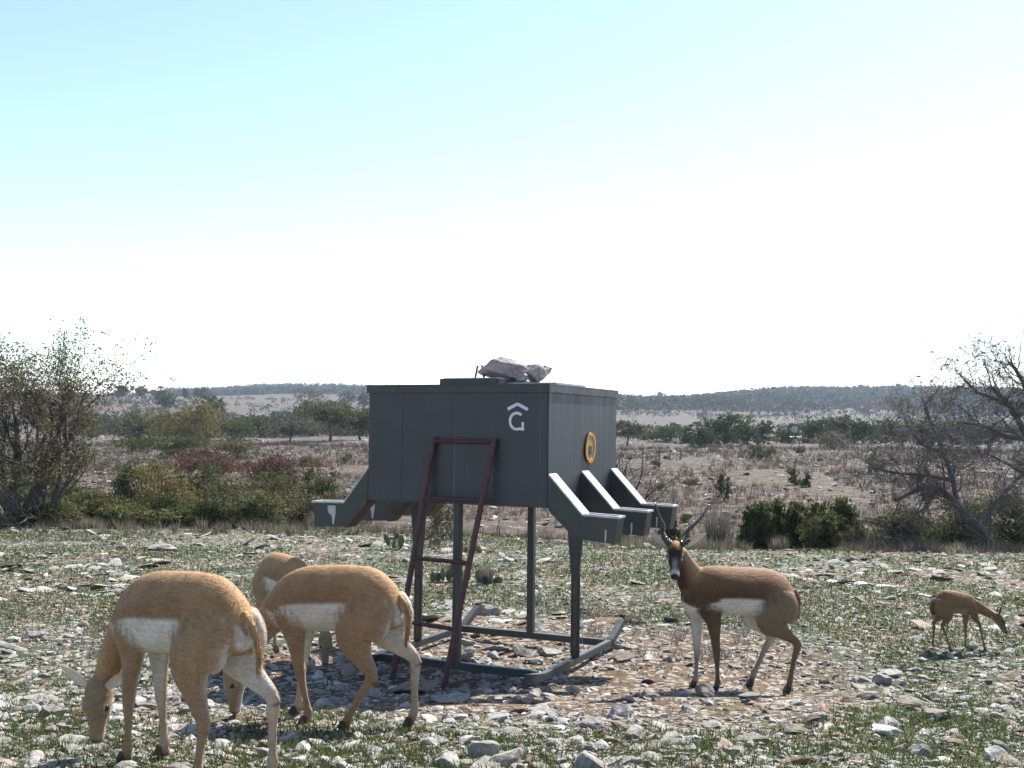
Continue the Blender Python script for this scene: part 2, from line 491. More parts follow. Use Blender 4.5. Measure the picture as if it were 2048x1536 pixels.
def spout(side, y0, y1, name='spout', patch=False):
    s = side; t = 0.006
    P2 = lambda o, z, y: (s * (hw + o), y, z)
    prof = [(0.001, 1.385), (0.243, 1.130), (0.487, 1.122), (0.462, .962), (0.225, .980), (0.001, 1.19)]
    if s < 0: prof = [(0.001, 1.385), (0.20, 1.14), (0.47, 1.135), (0.445, .965), (0.20, .975), (0.001, 1.19)]
    m_ = MB()
    for ya, yb in ((y0, y0 + t), (y1 - t, y1)):                               # side walls
        m_.poly_prism([P2(o, z, ya) for o, z in prof], (0, yb - ya, 0))
    def plate(a, b_, th):                                                      # plate between the walls
        d = Vector((b_[0] - a[0], b_[1] - a[1])).normalized(); nn = Vector((-d.y, d.x)) * th
        m_.poly_prism([P2(a[0], a[1], y0 + t), P2(b_[0], b_[1], y0 + t), P2(b_[0] + nn.x, b_[1] + nn.y, y0 + t), P2(a[0] + nn.x, a[1] + nn.y, y0 + t)], (0, y1 - y0 - 2 * t, 0))
    plate(prof[2], prof[3], -t); plate(prof[3], prof[4], -t); plate(prof[4], prof[5], -t)
    sp = m_.build(name, M['steel_plain'], FE)
    # sloping cover plate, its sunlit look put into the pale metal colour
    a, b_ = prof[0], prof[1]; c = MB()
    c.poly_prism([P2(a[0] + .002, a[1] + .002, y0 - .004), P2(b_[0], b_[1] + .002, y0 - .004), P2(b_[0] + .006, b_[1] + .010, y0 - .004), P2(a[0] + .006, a[1] + .012, y0 - .004)], (0, y1 - y0 + .008, 0))
    c.build('cover_plate', M['rim'], sp)
    # rolled rim round the open trough, coloured pale as a sunlit strip
    a, b_ = prof[1], prof[2]
    r = MB()
    for ya, yb in ((y0 - .006, y0 + .016), (y1 - .016, y1 + .006)):
        r.poly_prism([P2(a[0] + .008, a[1] + .002, ya), P2(b_[0] + .006, b_[1] + .002, ya), P2(b_[0] + .006, b_[1] + .016, ya), P2(a[0] + .008, a[1] + .016, ya)], (0, yb - ya, 0))
    r.poly_prism([P2(b_[0] - .016, b_[1] + .003, y0 + .0165), P2(b_[0] + .005, b_[1] + .003, y0 + .0165), P2(b_[0] + .005, b_[1] + .015, y0 + .0165), P2(b_[0] - .016, b_[1] + .015, y0 + .0165)], (0, y1 - y0 - .033, 0))
    r.build('rim', M['rim'], sp)
    # rusty flange under the sloping run
    a, b_ = prof[5], prof[4]; c = MB()
    c.poly_prism([P2(a[0] + .004, a[1] - .004, y0 - .003), P2(b_[0], b_[1] - .002, y0 - .003), P2(b_[0] - .022, b_[1] - .006, y0 - .003), P2(a[0] + .004, a[1] - .034, y0 - .003)], (0, y1 - y0 + .006, 0))
    c.build('flange', M['tan_wood'] if s < 0 else M['steel_plain'], sp)
    # scraped paint runs
    rr = random.Random(int((y0 + 5) * 100) + (s > 0))
    x0 = rr.uniform(.32, .40) if s > 0 else rr.uniform(.24, .32)
    base = prof[2][1] - .012 if (s < 0 and patch) else 1.05
    w = .07 if (s < 0 and patch) else .012
    pts = [(x0, base), (x0 + w, base), (x0 + w * .9, base - .05), (x0 + w * .45, base - .075), (x0 + w * .35, base - .13), (x0 + w * .2, base - .14), (x0, base - .06)]
    MB().poly_prism([P2(o, min(z, 1.14), y0 - .0025) for o, z in pts], (0, .002, 0)).build('bare_scrape', M['rim'], sp)
    return sp


for y0 in (-hd + .003, -0.065, hd - .125):
    spout(1, y0, y0 + 0.12)
    spout(-1, y0, y0 + 0.12, patch=y0 < .2)

# skids, cross bars and legs
SW, SD = 1.275 / 2, 1.234 / 2
for s in (-1, 1):
    x = s * SW + .012
    m_ = MB().bar((x, -SD - .02, .065), (x, SD + .06, .065), .043, .050)
    sk = m_.build('skid', M['steel_plain'], FE, 0.004)
    MB().bar((x, SD + .062, .068), (x, SD + .33, .185), .05, .053).build('skid_tip', M['steel_plain'], sk, 0.003)
    MB().bar((x, -SD - .022, .066), (x, -SD - .24, .100), .05, .053).build('skid_tip', M['steel_plain'], sk, 0.003)
for s in (-1, 1):
    MB().bar((-SW + .045, s * SD, .075), (SW - .022, s * SD, .075), .05, .05).build('cross_bar', M['steel_plain'], FE, 0.004)
for s in (-1, 1):                                    # tube legs mid front and mid back
    MB().bar((0.012, s * SD, .10), (0.012, s * SD, Z0 - .001), .052, .052, (0, 1, 0)).build('leg', M['steel_plain'], FE, 0.004)
for s in (-1, 1):                                    # angle-iron legs mid left and mid right, with gussets
    x = s * SW + .012; m_ = MB()
    m_.box((x - .033, -.045, .088), (x + .033, -.034, Z0 - .001)); m_.box((x - .033, -.0335, .088), (x - .022, .045, Z0 - .001))
    lg = m_.build('leg', M['steel_plain'], FE)
    MB().poly_prism([(x - .032, -.048, Z0 - .50), (x + .034, -.048, Z0 - .50), (x + .078, -.048, Z0 - .004), (x - .072, -.048, Z0 - .004)], (0, -.008, 0)).build('gusset', M['steel_plain'], lg)
    MB().box((x - .012, -.0475, .11), (x + .012, -.0455, .62)).build('rust_strip', M['tan_wood'], lg)


# white brand painted on the front: a caret over an open G
def ribbon(pts, w, y, th, name, mat, parent, plane='front'):
    bm = bmesh.new(); L = []; Rr = []
    pts = [Vector(p) for p in pts]
    for i, p in enumerate(pts):
        t = (pts[min(i + 1, len(pts) - 1)] - pts[max(i - 1, 0)]).normalized(); nrm = Vector((-t.y, t.x)) * w / 2
        L.append(p + nrm); Rr.append(p - nrm)
    def pos(p, dy): return (p.x, y - dy, p.y) if plane == 'front' else (y + dy, p.x, p.y)
    vl = [[bm.verts.new(pos(p, dy)) for p in L] for dy in (0.0006, th)]; vr = [[bm.verts.new(pos(p, dy)) for p in Rr] for dy in (0.0006, th)]
    n_ = len(pts)
    for i in range(n_ - 1):
        bm.faces.new((vl[1][i], vl[1][i + 1], vr[1][i + 1], vr[1][i])); bm.faces.new((vl[0][i], vr[0][i], vr[0][i + 1], vl[0][i + 1]))
        bm.faces.new((vl[0][i], vl[0][i + 1], vl[1][i + 1], vl[1][i])); bm.faces.new((vr[0][i], vr[1][i], vr[1][i + 1], vr[0][i + 1]))
    bm.faces.new((vl[0][0], vl[1][0], vr[1][0], vr[0][0])); bm.faces.new((vl[0][-1], vr[0][-1], vr[1][-1], vl[1][-1]))
    bmesh.ops.recalc_face_normals(bm, faces=bm.faces[:])
    me = bpy.data.meshes.new(name); bm.to_mesh(me); bm.free()
    return link(name, me, mat, parent)


bcx, bcz = 0.470, 1.755
ribbon([(bcx - .072, bcz + .065), (bcx - .005, bcz + .098), (bcx + .005, bcz + .098), (bcx + .076, bcz + .063)], .021, -hd, .002, 'brand_caret', M['white_paint'], FE)
arc = [(bcx + .050 * math.cos(a) - .004, bcz - .014 + .054 * math.sin(a)) for a in np.linspace(rad(48), rad(288), 22)]
arc += [(bcx + .038, bcz - .065)]
ribbon(arc, .018, -hd, .002, 'brand_letter', M['white_paint'], FE)
ribbon([(bcx + .040, bcz - .020), (bcx + .041, bcz - .078)], .018, -hd, .0025, 'brand_stroke', M['white_paint'], FE)

# round orange badge on the right side
ecy, ecz = 0.09, 1.56
ring_pts = [(ecy + .085 * math.cos(a) * (1 + .10 * math.sin(2 * a)), ecz + .098 * math.sin(a)) for a in np.linspace(0, 2 * math.pi, 33)]
m_ = MB().poly_prism([(hw + .0045, y, z) for y, z in ring_pts[:-1]], (.004, 0, 0)); bd = m_.build('badge', M['ochre'], FE)
ribbon(ring_pts, .026, hw + .008, .005, 'badge_ring', M['orange'], bd, 'side')
MB().poly_prism([(hw + .0095, ecy + y, ecz + z) for y, z in ((-.03, .012), (.032, .012), (.02, -.02), (.03, -.052), (-.035, -.052), (-.022, -.02))], (.003, 0, 0)).build('badge_motif', M['dark_void'], bd)
MB().tube([(hw + .009, ecy - .02, ecz + .09), (hw + .02, ecy - .02, ecz + .09)], .010, 10).build('badge_bolt', M['rim'], bd)

# ------------------------------------------------------------------ ladder leaning on the feeder (feeder-local numbers)
LD = empty('ladder', FE.matrix_basis @ Vector((-.2, -hd - .5, 0.0)), -FTH)
tag(LD, 'rusty red metal ladder leaning against the front of the feeder box', 'ladder')
l0 = Vector((-.2, -hd - .5, 0))
top = [Vector((-.15, -hd - .022, 1.625)) - l0, Vector((.315, -hd - .022, 1.625)) - l0]
bot = [Vector((-.335, -hd - .22, 0.0)) - l0, Vector((.12, -hd - .34, 0.0)) - l0]
for i in range(2):
    MB().tube([bot[i], top[i]], .021, 10).build('rail', M['rust_red'], LD, smooth=False)
for f in (0.985, 0.745, 0.495, 0.235):
    a = bot[0].lerp(top[0], f); b_ = bot[1].lerp(top[1], f)
    a = a + (b_ - a).normalized() * .012; b_ = b_ - (b_ - a).normalized() * .012
    MB().tube([a, b_], .015, 8).build('rung', M['rust_red'], LD)


# ------------------------------------------------------------------ rocks
def rock_mesh(seed, sub, flat=1.0, cuts=12, name='rock'):
    rr = random.Random(seed)
    bm = bmesh.new(); bmesh.ops.create_icosphere(bm, subdivisions=sub, radius=1.0)
    pl = []
    for _ in range(cuts):
        v = Vector((rr.gauss(0, 1), rr.gauss(0, 1), rr.gauss(0, 1))).normalized(); pl.append((v, rr.uniform(.38, .82)))
    from mathutils import noise as mn
    off = Vector((rr.uniform(-50, 50), rr.uniform(-50, 50), rr.uniform(-50, 50)))
    for v in bm.verts:
        p = v.co.copy()
        for nrm, d in pl:
            e = p.dot(nrm) - d
            if e > 0: p -= nrm * e * .97
        p *= 1 + .14 * mn.noise(p * 1.6 + off) + (.08 * mn.noise(p * 4.5 + off) if sub > 1 else 0) + (.04 * mn.noise(p * 11 + off) if sub > 2 else 0)
        v.co = p
    sx, sy, sz = rr.uniform(.8, 1.2), rr.uniform(.7, 1.0), rr.uniform(.5, .75) * flat
    for v in bm.verts: v.co = Vector((v.co.x * sx, v.co.y * sy, v.co.z * sz))
    me = bpy.data.meshes.new(name); bm.to_mesh(me); bm.free()
    return me


PROTO3 = [rock_mesh(i + 1, 3 if i < 8 else 3, 1.0 if i % 3 else .5, 11 + i % 5, 'limestone_rock') for i in range(20)]
for me in PROTO3: me.materials.append(M['rock'])


def proto_np(sub, k, seed0, flatmix):
    out = []
    for i in range(k):
        me = rock_mesh(seed0 + i, sub, .45 if i % flatmix == 0 else 1.0)
        v = np.zeros(len(me.vertices) * 3, np.float32); me.vertices.foreach_get('co', v)
        f = np.zeros(len(me.polygons) * 3, np.int32); me.polygons.foreach_get('vertices', f)
        out.append((v.reshape(-1, 3), f.reshape(-1, 3))); bpy.data.meshes.remove(me)
    return out


def scatter_np(protos, pos, size, rng, sink=.25, squash=None):
    Vs, Fs, idx, base = [], [], [], 0
    which = rng.randint(0, len(protos), len(pos))
    for k, (pv, pf) in enumerate(protos):
        sel = np.where(which == k)[0]
        if not len(sel): continue
        a = rng.uniform(0, 2 * np.pi, len(sel)); tl = rng.normal(0, .22, (len(sel), 2))
        c, s = np.cos(a), np.sin(a)
        sc = size[sel][:, None]
        x = pv[None, :, 0] * c[:, None] - pv[None, :, 1] * s[:, None]
        y = pv[None, :, 0] * s[:, None] + pv[None, :, 1] * c[:, None]
        z = np.repeat(pv[None, :, 2], len(sel), 0) * (1 if squash is None else squash[sel][:, None])
        z = z + x * tl[:, :1] + y * tl[:, 1:]
        v = np.stack([x * sc + pos[sel, 0][:, None], y * sc + pos[sel, 1][:, None], z * sc + (pos[sel, 2] + size[sel] * sink)[:, None]], -1)
        n_ = pv.shape[0]
        f = pf[None] + (np.arange(len(sel)) * n_)[:, None, None] + base
        Vs.append(v.reshape(-1, 3)); Fs.append(f.reshape(-1, 3)); idx.append(np.repeat(sel, n_)); base += len(sel) * n_
    return np.concatenate(Vs), np.concatenate(Fs), np.concatenate(idx)


# hand-placed rocks one can point to: (u, v of base, width px, flatness, tilt, label)
HAND = [
    (300, 1134, 58, .40, 'flat white limestone slab lying in the grass above the left doe'),
    (320, 1100, 66, .35, 'dark-edged flat slab far left, just short of the scrub edge'),
    (1665, 1152, 36, .5, 'reddish brown rock alone in the grass right of the buck'),
    (1836, 1410, 92, .50, 'broad white-topped slab at lower right, the largest there'),
    (1884, 1436, 74, .75, 'grey rounded boulder just right of the broad white slab'),
    (1994, 1432, 40, 1.0, 'tan round cobble near the lower right corner'),
    (1745, 1392, 44, .7, 'pale block-shaped rock left of the broad white slab'),
    (1780, 1352, 50, .6, 'dark-faced flat rock below and left of the fawn'),
    (1984, 1332, 46, .6, 'brown-faced rock just in front of the fawn'),
    (980, 1228, 42, .9, 'brown upright rock in the grass behind the feeder skids'),
    (838, 1384, 112, .50, 'large rounded boulder in the feeder shadow under the ladder foot'),
    (915, 1402, 100, .30, 'long flat slab in the feeder shadow in front of the skid'),
    (1254, 1296, 46, .6, 'white rock touching the back tip of the right skid'),
    (1243, 1322, 58, .6, 'two-toned pale rock beside the right skid'),
    (1047, 1312, 58, .8, 'biggest rock of the heap inside the skid frame'),
    (1075, 1326, 40, .8, 'cream rock at the front of the heap inside the skid frame'),
    (934, 1290, 52, .7, 'pale rock against the inner side of the rear cross bar'),
    (944, 1310, 44, .7, 'white rock left of the heap inside the skid frame'),
    (1102, 1308, 54, .7, 'grey rock at the right of the heap inside the skid frame'),
    (1000, 1300, 44, .7, 'rough rock in the middle of the skid frame'),
    (1416, 1388, 44, .9, 'white-topped rock in the buck shadow by its front hooves'),
    (1504, 1394, 52, .6, 'blue-grey rock in the buck shadow under its belly'),
    (1303, 1393, 34, .7, 'small pale rock in front of the buck on the bare soil'),
    (1266, 1398, 40, .7, 'grey rock on the bare soil between feeder and buck'),
    (1430, 1450, 60, .6, 'pale angular rock at the bottom edge below the buck'),
    (20, 1300, 90, .45, 'broad pale slab at the left edge of the picture'),
    (75, 1275, 50, .9, 'whitish rock standing behind the broad slab at the left edge'),
    (110, 1430, 64, .7, 'grey rock in the lower left corner'),
    (598, 1424, 34, 1.2, 'small pointed white rock between the middle doe forelegs'),
    (1000, 1440, 70, .5, 'flat brown rock on the soil below the feeder'),
    (1190, 1452, 64, .6, 'pale rock at the bottom edge below the right skid'),
    (1600, 1462, 70, .6, 'white flat rock at the bottom edge right of the buck'),
]
taken = []


def place_rock(p, size, flat, label, group=None, me=None, sink=.04, rot=None):
    me = me or PROTO3[PR.randrange(len(PROTO3))]
    o = link('limestone_rock', me)
    s = size / 2
    o.scale = (s, s * PR.uniform(.75, 1.05), s * flat)
    o.rotation_euler = (PR.gauss(0, .12), PR.gauss(0, .12), PR.uniform(0, 6.28) if rot is None else rot)
    o.location = (p[0], p[1], p[2] + s * flat * sink)
    return tag(o, label, 'rock', group)


for (u, v, w, fl, lab) in HAND:
    p = gpt(u, v); size = w / FPX * p.y
    place_rock((p.x, p.y + size * .3, p.z), size * 1.18, fl * 1.1, lab, sink=.18, rot=PR.choice([0, 3.14]) + PR.uniform(-.3, .3))
    taken.append((p.x, p.y + size * .3, size * .6))

HOOVES = []     # filled in by hand: places the animals stand, kept clear of large stones
CLEAR = [(-1.27, 4.34, .62), (-.86, 5.44, .5), (-1.62, 7.8, .4), (1.54, 7.2, .42), (3.5, 8.6, .3)]


def area_points(n, y0, y1, rng, power=1.6, margin=.10):
    """ground points, denser near the viewer's end"""
    t = rng.uniform(0, 1, n)
    if abs(power - 1) < 1e-6: power = 1.001
    y = (y0 ** (1 - power) + t * (y1 ** (1 - power) - y0 ** (1 - power))) ** (1 / (1 - power))
    x = rng.uniform(-1, 1, n) * (y * (.47 + margin) + .5)
    return x, y


rng = np.random.RandomState(11)
# larger rocks: log-normal sizes, clustered
x, y = area_points(4600, 3.3, 19.5, rng, 1.35)
dens = fbm(x * .7, y * .7, 31)
keep = dens + rng.uniform(-.25, .25, len(x)) > .47
x, y = x[keep], y[keep]
fx_, fy_ = rng.uniform(-.52, .60, 70), rng.uniform(-.56, .50, 70); fr_ = rng.uniform(0, 1, 70)
ex_ = np.concatenate([-.107 + fx_ * .905 + fy_ * .425, rng.normal(.95, .16, 14), rng.normal(-.75, .28, 26)])
ey_ = np.concatenate([8.112 - fx_ * .425 + fy_ * .905, rng.normal(8.0, .22, 14), rng.normal(6.85, .22, 26)])
nx_ = len(x); x = np.concatenate([x, ex_]); y = np.concatenate([y, ey_])
size = np.clip(np.exp(rng.normal(np.log(.085), .42, len(x))), .05, .22)
size[nx_:] = np.clip(np.exp(rng.normal(np.log(.125), .30, len(x) - nx_)), .08, .24)
ok = np.ones(len(x), bool)
for (cx, cy, r) in taken: ok &= (x - cx) ** 2 + (y - cy) ** 2 > (r + size / 2) ** 2
for (cx, cy, r) in CLEAR: ok &= ((x - cx) ** 2 + (y - cy) ** 2 > r ** 2) | (size < .09)
# keep the trampled feeding patch right of the feeder barer
ok &= ~(((x - 1.05) / .75) ** 2 + ((y - 7.35) / .6) ** 2 < 1) | (size < .08)
x, y, size = x[ok], y[ok], size[ok]
z = tz(x, y)
app = size / y * FPX
inview = (np.abs(x / y) < .455) & (854 + (1.7 - z) / y * FPX < 1545)
order = np.argsort(-app * inview)
nind = 300 - len(HAND)
ZONES = [(lambda a, b_: b_ > 9.5, 'pale limestone rock among the grass and slabs of the middle distance', 'rocks of the middle distance'),
         (lambda a, b_: a < -.55, 'pale limestone rock loose on the ground at the left foreground', 'rocks of the left foreground'),
         (lambda a, b_: a < .95, 'small pale rock loose on the soil around the feeder', 'rocks around the feeder'),
         (lambda a, b_: True, 'pale limestone rock loose on the ground at the right foreground', 'rocks of the right foreground')]
LAND = [(-1.27, 4.34, 'the left doe'), (-.86, 5.44, 'the middle doe'), (-1.6, 7.8, 'the hidden doe'), (1.54, 7.2, 'the buck'), (3.5, 8.6, 'the fawn'),
        (-.55, 7.55, 'the ladder foot'), (.55, 7.6, 'the right skid'), (.05, 8.1, 'the heap inside skids'), (-.75, 8.5, 'the left skid'), (-.55, 12.0, 'the prickly pear row'),
        (-2.2, 5.6, 'the left edge slab'), (2.2, 6.6, 'the broad white slab'), (3.9, 14.8, 'the dead weed clump'), (-1.7, 16, 'the left spouts'), (2.9, 12.3, 'the reddish brown rock'),
        (-2.0, 4.6, 'the lower left corner'), (2.2, 4.9, 'the lower right corner'), (.4, 5.2, 'the near ground below feeder'), (-4.3, 13.5, 'the white slab far left'), (1.2, 5.6, 'the near ground below buck'), (.9, 10.5, 'the back feeder leg')]
ORD = ['closest', 'second closest', 'third closest', 'fourth closest', 'fifth closest', 'sixth closest', 'seventh closest', 'eighth closest', 'ninth closest', 'tenth closest', 'eleventh closest', 'twelfth closest', 'thirteenth closest']
seen_ = {}
info = {}
for k in order[:nind]:
    dl = [(math.hypot(x[k] - lx, y[k] - ly), j) for j, (lx, ly, _) in enumerate(LAND)]
    dm, j = min(dl); dx_, dy_ = x[k] - LAND[j][0], y[k] - LAND[j][1]
    rel = ('right of' if dx_ > 0 else 'left of') if abs(dx_) > abs(dy_) else ('behind' if dy_ > 0 else 'in front of')
    sz_ = 'large' if size[k] > .15 else ('mid-sized' if size[k] > .10 else 'small')
    info[k] = (sz_, rel, LAND[j][2], dm)
for k in sorted(info, key=lambda q_: info[q_][3]):
    key_ = info[k][:3]; n_ = seen_.get(key_, 0); seen_[key_] = n_ + 1
    info[k] = info[k] + (n_,)
for k in order[:nind]:
    for f_, lab, grp in ZONES:
        if f_(x[k], y[k]): break
    sz_, rel, lm, _, n_ = info[k]
    if n_ < len(ORD): lab = '%s pale rock, %s of its size %s %s' % (sz_, ORD[n_], rel, lm)
    place_rock((x[k], y[k], z[k]), size[k], PR.uniform(.7, 1.15) * (.6 if y[k] > 9.5 else 1), lab, grp)
rest = order[nind:]
P42 = proto_np(2, 14, 200, 3)
P12 = proto_np(1, 12, 300, 3)


def stone_tint(n, rng):
    base = np.array([[.48, .45, .40], [.62, .60, .57], [.38, .31, .24], [.28, .19, .12], [.52, .51, .50]])
    p = rng.choice(5, n, p=[.34, .24, .18, .07, .17])
    return base[p] * rng.uniform(.42, .84, (n, 1))


V1, F1, I1 = scatter_np(P42, np.stack([x[rest], y[rest], z[rest]], 1), size[rest] * .5, rng, .0)
T1 = stone_tint(len(x), rng)[np.searchsorted(np.sort(rest), rest)][I1] if False else stone_tint(len(rest), rng)[I1]
# middle sizes
x, y = area_points(15500, 3.2, 21, rng, 1.4)
bare = lambda x, y: (((x - 1.15) / .95) ** 2 + ((y - 7.2) / .6) ** 2 < 1) | (((x + .25) / 1.0) ** 2 + ((y - 6.6) / .45) ** 2 < 1)
k = (fbm(x * .8, y * .8, 41) + rng.uniform(-.3, .3, len(x)) > .40) & (~bare(x, y) | (rng.uniform(0, 1, len(x)) < .35))
x, y = x[k], y[k]; z = tz(x, y)
s = np.clip(np.exp(rng.normal(np.log(.036), .42, len(x))), .015, .085) * np.clip(.8 + y * .02, .8, 1.15)
nr = y < 7.6
V2, F2, I2 = scatter_np(P42, np.stack([x, y, z], 1)[nr], s[nr], rng, .0, np.full(nr.sum(), .8)); T2 = stone_tint(nr.sum(), rng)[I2]
V4, F4, I4 = scatter_np(P12, np.stack([x, y, z], 1)[~nr], s[~nr], rng, .0, np.where(y[~nr] > 9, .55, .8)); T4 = stone_tint((~nr).sum(), rng)[I4]
# gravel
x, y = area_points(38000, 3.2, 17, rng, 1.7)
k = (fbm(x * 1.1, y * 1.1, 51) + rng.uniform(-.35, .35, len(x)) > .40) & (~bare(x, y) | (rng.uniform(0, 1, len(x)) < .4))
x, y = x[k], y[k]; z = tz(x, y)
s = np.clip(np.exp(rng.normal(np.log(.014), .4, len(x))), .006, .035) * np.clip(.75 + y * .035, .8, 1.3)
V3, F3, I3 = scatter_np(P12, np.stack([x, y, z], 1), s, rng, .15); T3 = stone_tint(len(x), rng)[I3]
V = np.concatenate([V1, V2, V3, V4]); F = np.concatenate([F1, F2 + len(V1), F3 + len(V1) + len(V2), F4 + len(V1) + len(V2) + len(V3)])
st = link('loose_stones', mesh_np('loose_stones', V, F, False, np.concatenate([T1, T2, T3, T4])), M['stones'])
tag(st, 'loose pale limestone gravel and small stones covering the ground', kind='stuff')

# outcropping bedrock slabs flush with the ground, seen as pale streaks in the middle distance
x, y = area_points(1100, 9.5, 19.5, rng, 1.0)
k = fbm(x * .35, y * .8, 61) > .5
x, y = x[k], y[k]; z = tz(x, y)
V, F, I = scatter_np(P42, np.stack([x, y, z], 1), rng.uniform(.05, .17, len(x)), rng, .02, np.full(len(x), .22))
o = link('bedrock_outcrop', mesh_np('bedrock_outcrop', V, F, False, (stone_tint(len(x), rng) * 1.1)[I]), M['stones'])
tag(o, 'low flat patches of pale bedrock showing through the grass', kind='stuff')
# scattered limestone on the far slope
x, y = area_points(5200, 24, 130, rng, 1.3)
k = fbm(x * .12, y * .25, 63) + rng.uniform(-.2, .2, len(x)) > .5
x, y = x[k], y[k]; z = tz(x, y)
V, F, I = scatter_np(P12, np.stack([x, y, z], 1), np.clip(np.exp(rng.normal(np.log(.08), .5, len(x))), .03, .2) * (1 + y / 120), rng, .1, np.full(len(x), .6))
o = link('slope_stones', mesh_np('slope_stones', V, F, False, stone_tint(len(x), rng)[I]), M['stones'])
tag(o, 'pale stones scattered over the slope across the draw', kind='stuff')

# two rocks weighing down the hatch, and a chip between them
fm = FE.matrix_basis.copy()


def hatch_rock(x_, y_, zb, sx, sy, sz, seed, rz, label, tilt=0.0):
    me = rock_mesh(seed, 4, 1.0, 10, 'limestone_rock'); me.materials.append(M['hatch_rock'])
    vs = [v.co for v in me.vertices]
    ext = [max(abs(c[i]) for c in vs) for i in range(3)]; zmin = min(c[2] for c in vs)
    o = link('limestone_rock', me)
    o.scale = (sx / ext[0], sy / ext[1], sz / ext[2])
    p = fm @ Vector((x_, y_, 0))
    o.location = (p.x, p.y, zb - zmin * sz / ext[2] * .92)
    o.rotation_euler = (0, tilt, rz)
    return tag(o, label, 'rock')


m = limestone('pinkish_limestone', False); M['hatch_rock'] = m
for nd in m.node_tree.nodes:
    if nd.type == 'OBJECT_INFO':
        r_ = nd.outputs['Random'].links[0].to_node
        for e in r_.color_ramp.elements: e.color = (.38, .33, .315, 1)
hatch_rock(.185, -.30, HT + .048, .20, .13, .085, 913, -FTH, 'large pinkish grey rock on the feeder roof hatch, left one', .12)
hatch_rock(.405, -.20, HT + .018, .105, .10, .085, 922, .8, 'smaller grey rock on the feeder roof, right of the large one')
hatch_rock(.335, -.31, HT + .020, .055, .05, .042, 931, .3, 'white stone chip wedged between the two rocks on the feeder roof')


# ------------------------------------------------------------------ plants: branches and leaves
def grow(rng_, base, direc, length, rad0, levels, spread=.6, kids=(2, 4), shrink=.72, wander=.18, up=.0, seg=4, tips=None, segs=None):
    p = Vector(base); d = Vector(direc).normalized(); r = rad0
    pts = [p.copy()]; rs = [r]
    for i in range(seg):
        d = (d + Vector((rng_.gauss(0, wander), rng_.gauss(0, wander), rng_.gauss(0, wander) + up))).normalized()
        p = p + d * length / seg; r = rad0 * (1 - .45 * (i + 1) / seg)
        pts.append(p.copy()); rs.append(r)
    segs.append((pts, rs, levels))
    if levels == 0:
        tips.append((p.copy(), d.copy())); return
    for j in range(rng_.randint(*kids)):
        f = rng_.uniform(.35, 1.0) if j else 1.0
        k = min(int(f * seg), seg); q = pts[k]
        nd = (d * (1 - spread * .4) + Vector((rng_.gauss(0, spread), rng_.gauss(0, spread), rng_.gauss(0, spread * .8)))).normalized()
        grow(rng_, q, nd, length * shrink * rng_.uniform(.75, 1.15), max(rs[k] * .64, .0034 if length > .12 else .0022), levels - 1, spread, kids, shrink, wander, up, seg, tips, segs)
    if levels <= 2: tips.append((p.copy(), d.copy()))


def branch_mesh(segs, name, nside=(5, 4, 3)):
    Vs, Fs, base = [], [], 0
    for pts, rs, lev in segs:
        n_ = 6 if lev >= 3 else (4 if lev >= 2 else 3)
        if lev <= 1 and len(pts) >= 5: pts, rs = pts[::2], rs[::2]
        P_ = np.array([tuple(p) for p in pts]); k = len(P_)
        t = np.gradient(P_, axis=0); t /= np.linalg.norm(t, axis=1, keepdims=True) + 1e-9
        ref = np.array([.31, .77, .55]); a = np.cross(t, ref); a /= np.linalg.norm(a, axis=1, keepdims=True) + 1e-9
        b_ = np.cross(t, a); ang = np.arange(n_) * 2 * np.pi / n_
        ringv = P_[:, None] + (a[:, None] * np.cos(ang)[None, :, None] + b_[:, None] * np.sin(ang)[None, :, None]) * np.array(rs)[:, None, None]
        Vs.append(ringv.reshape(-1, 3))
        i0 = (np.arange(k - 1)[:, None] * n_ + np.arange(n_)[None]); i1 = (np.arange(k - 1)[:, None] * n_ + (np.arange(n_)[None] + 1) % n_)
        f = np.stack([i0, i1, i1 + n_, i0 + n_], -1).reshape(-1, 4) + base
        Fs.append(f); base += k * n_
    return mesh_np(name, np.concatenate(Vs), np.concatenate(Fs), True)


def leaf_arrays(C, size, rng_, elong=1.7, upright=0.0):
    n_ = len(C)
    d = rng_.normal(0, 1, (n_, 3)); d[:, 2] += upright; d /= np.linalg.norm(d, axis=1, keepdims=True)
    e = rng_.normal(0, 1, (n_, 3)); e -= d * (e * d).sum(1, keepdims=True); e /= np.linalg.norm(e, axis=1, keepdims=True)
    s = (size * rng_.uniform(.6, 1.4, n_))[:, None] if np.isscalar(size) else (size * rng_.uniform(.6, 1.4, n_))[:, None]
    V = np.stack([C - d * s * elong / 2, C + e * s / 2, C + d * s * elong / 2, C - e * s / 2], 1)
    F = (np.arange(n_)[:, None] * 4 + np.arange(4)[None])
    return V.reshape(-1, 3), F


def blob_points(n, blobs, rng_, shell=.45):
    """points through several ellipsoids, thicker toward their skins, with gaps"""
    w = np.array([b_[3] * b_[4] * b_[5] for b_ in blobs]) ** .75; w /= w.sum()
    k = rng_.choice(len(blobs), n, p=w); B = np.array(blobs)[k]
    d = rng_.normal(0, 1, (n, 3)); d /= np.linalg.norm(d, axis=1, keepdims=True)
    r = rng_.uniform(0, 1, n) ** shell
    return B[:, :3] + d * r[:, None] * B[:, 3:]


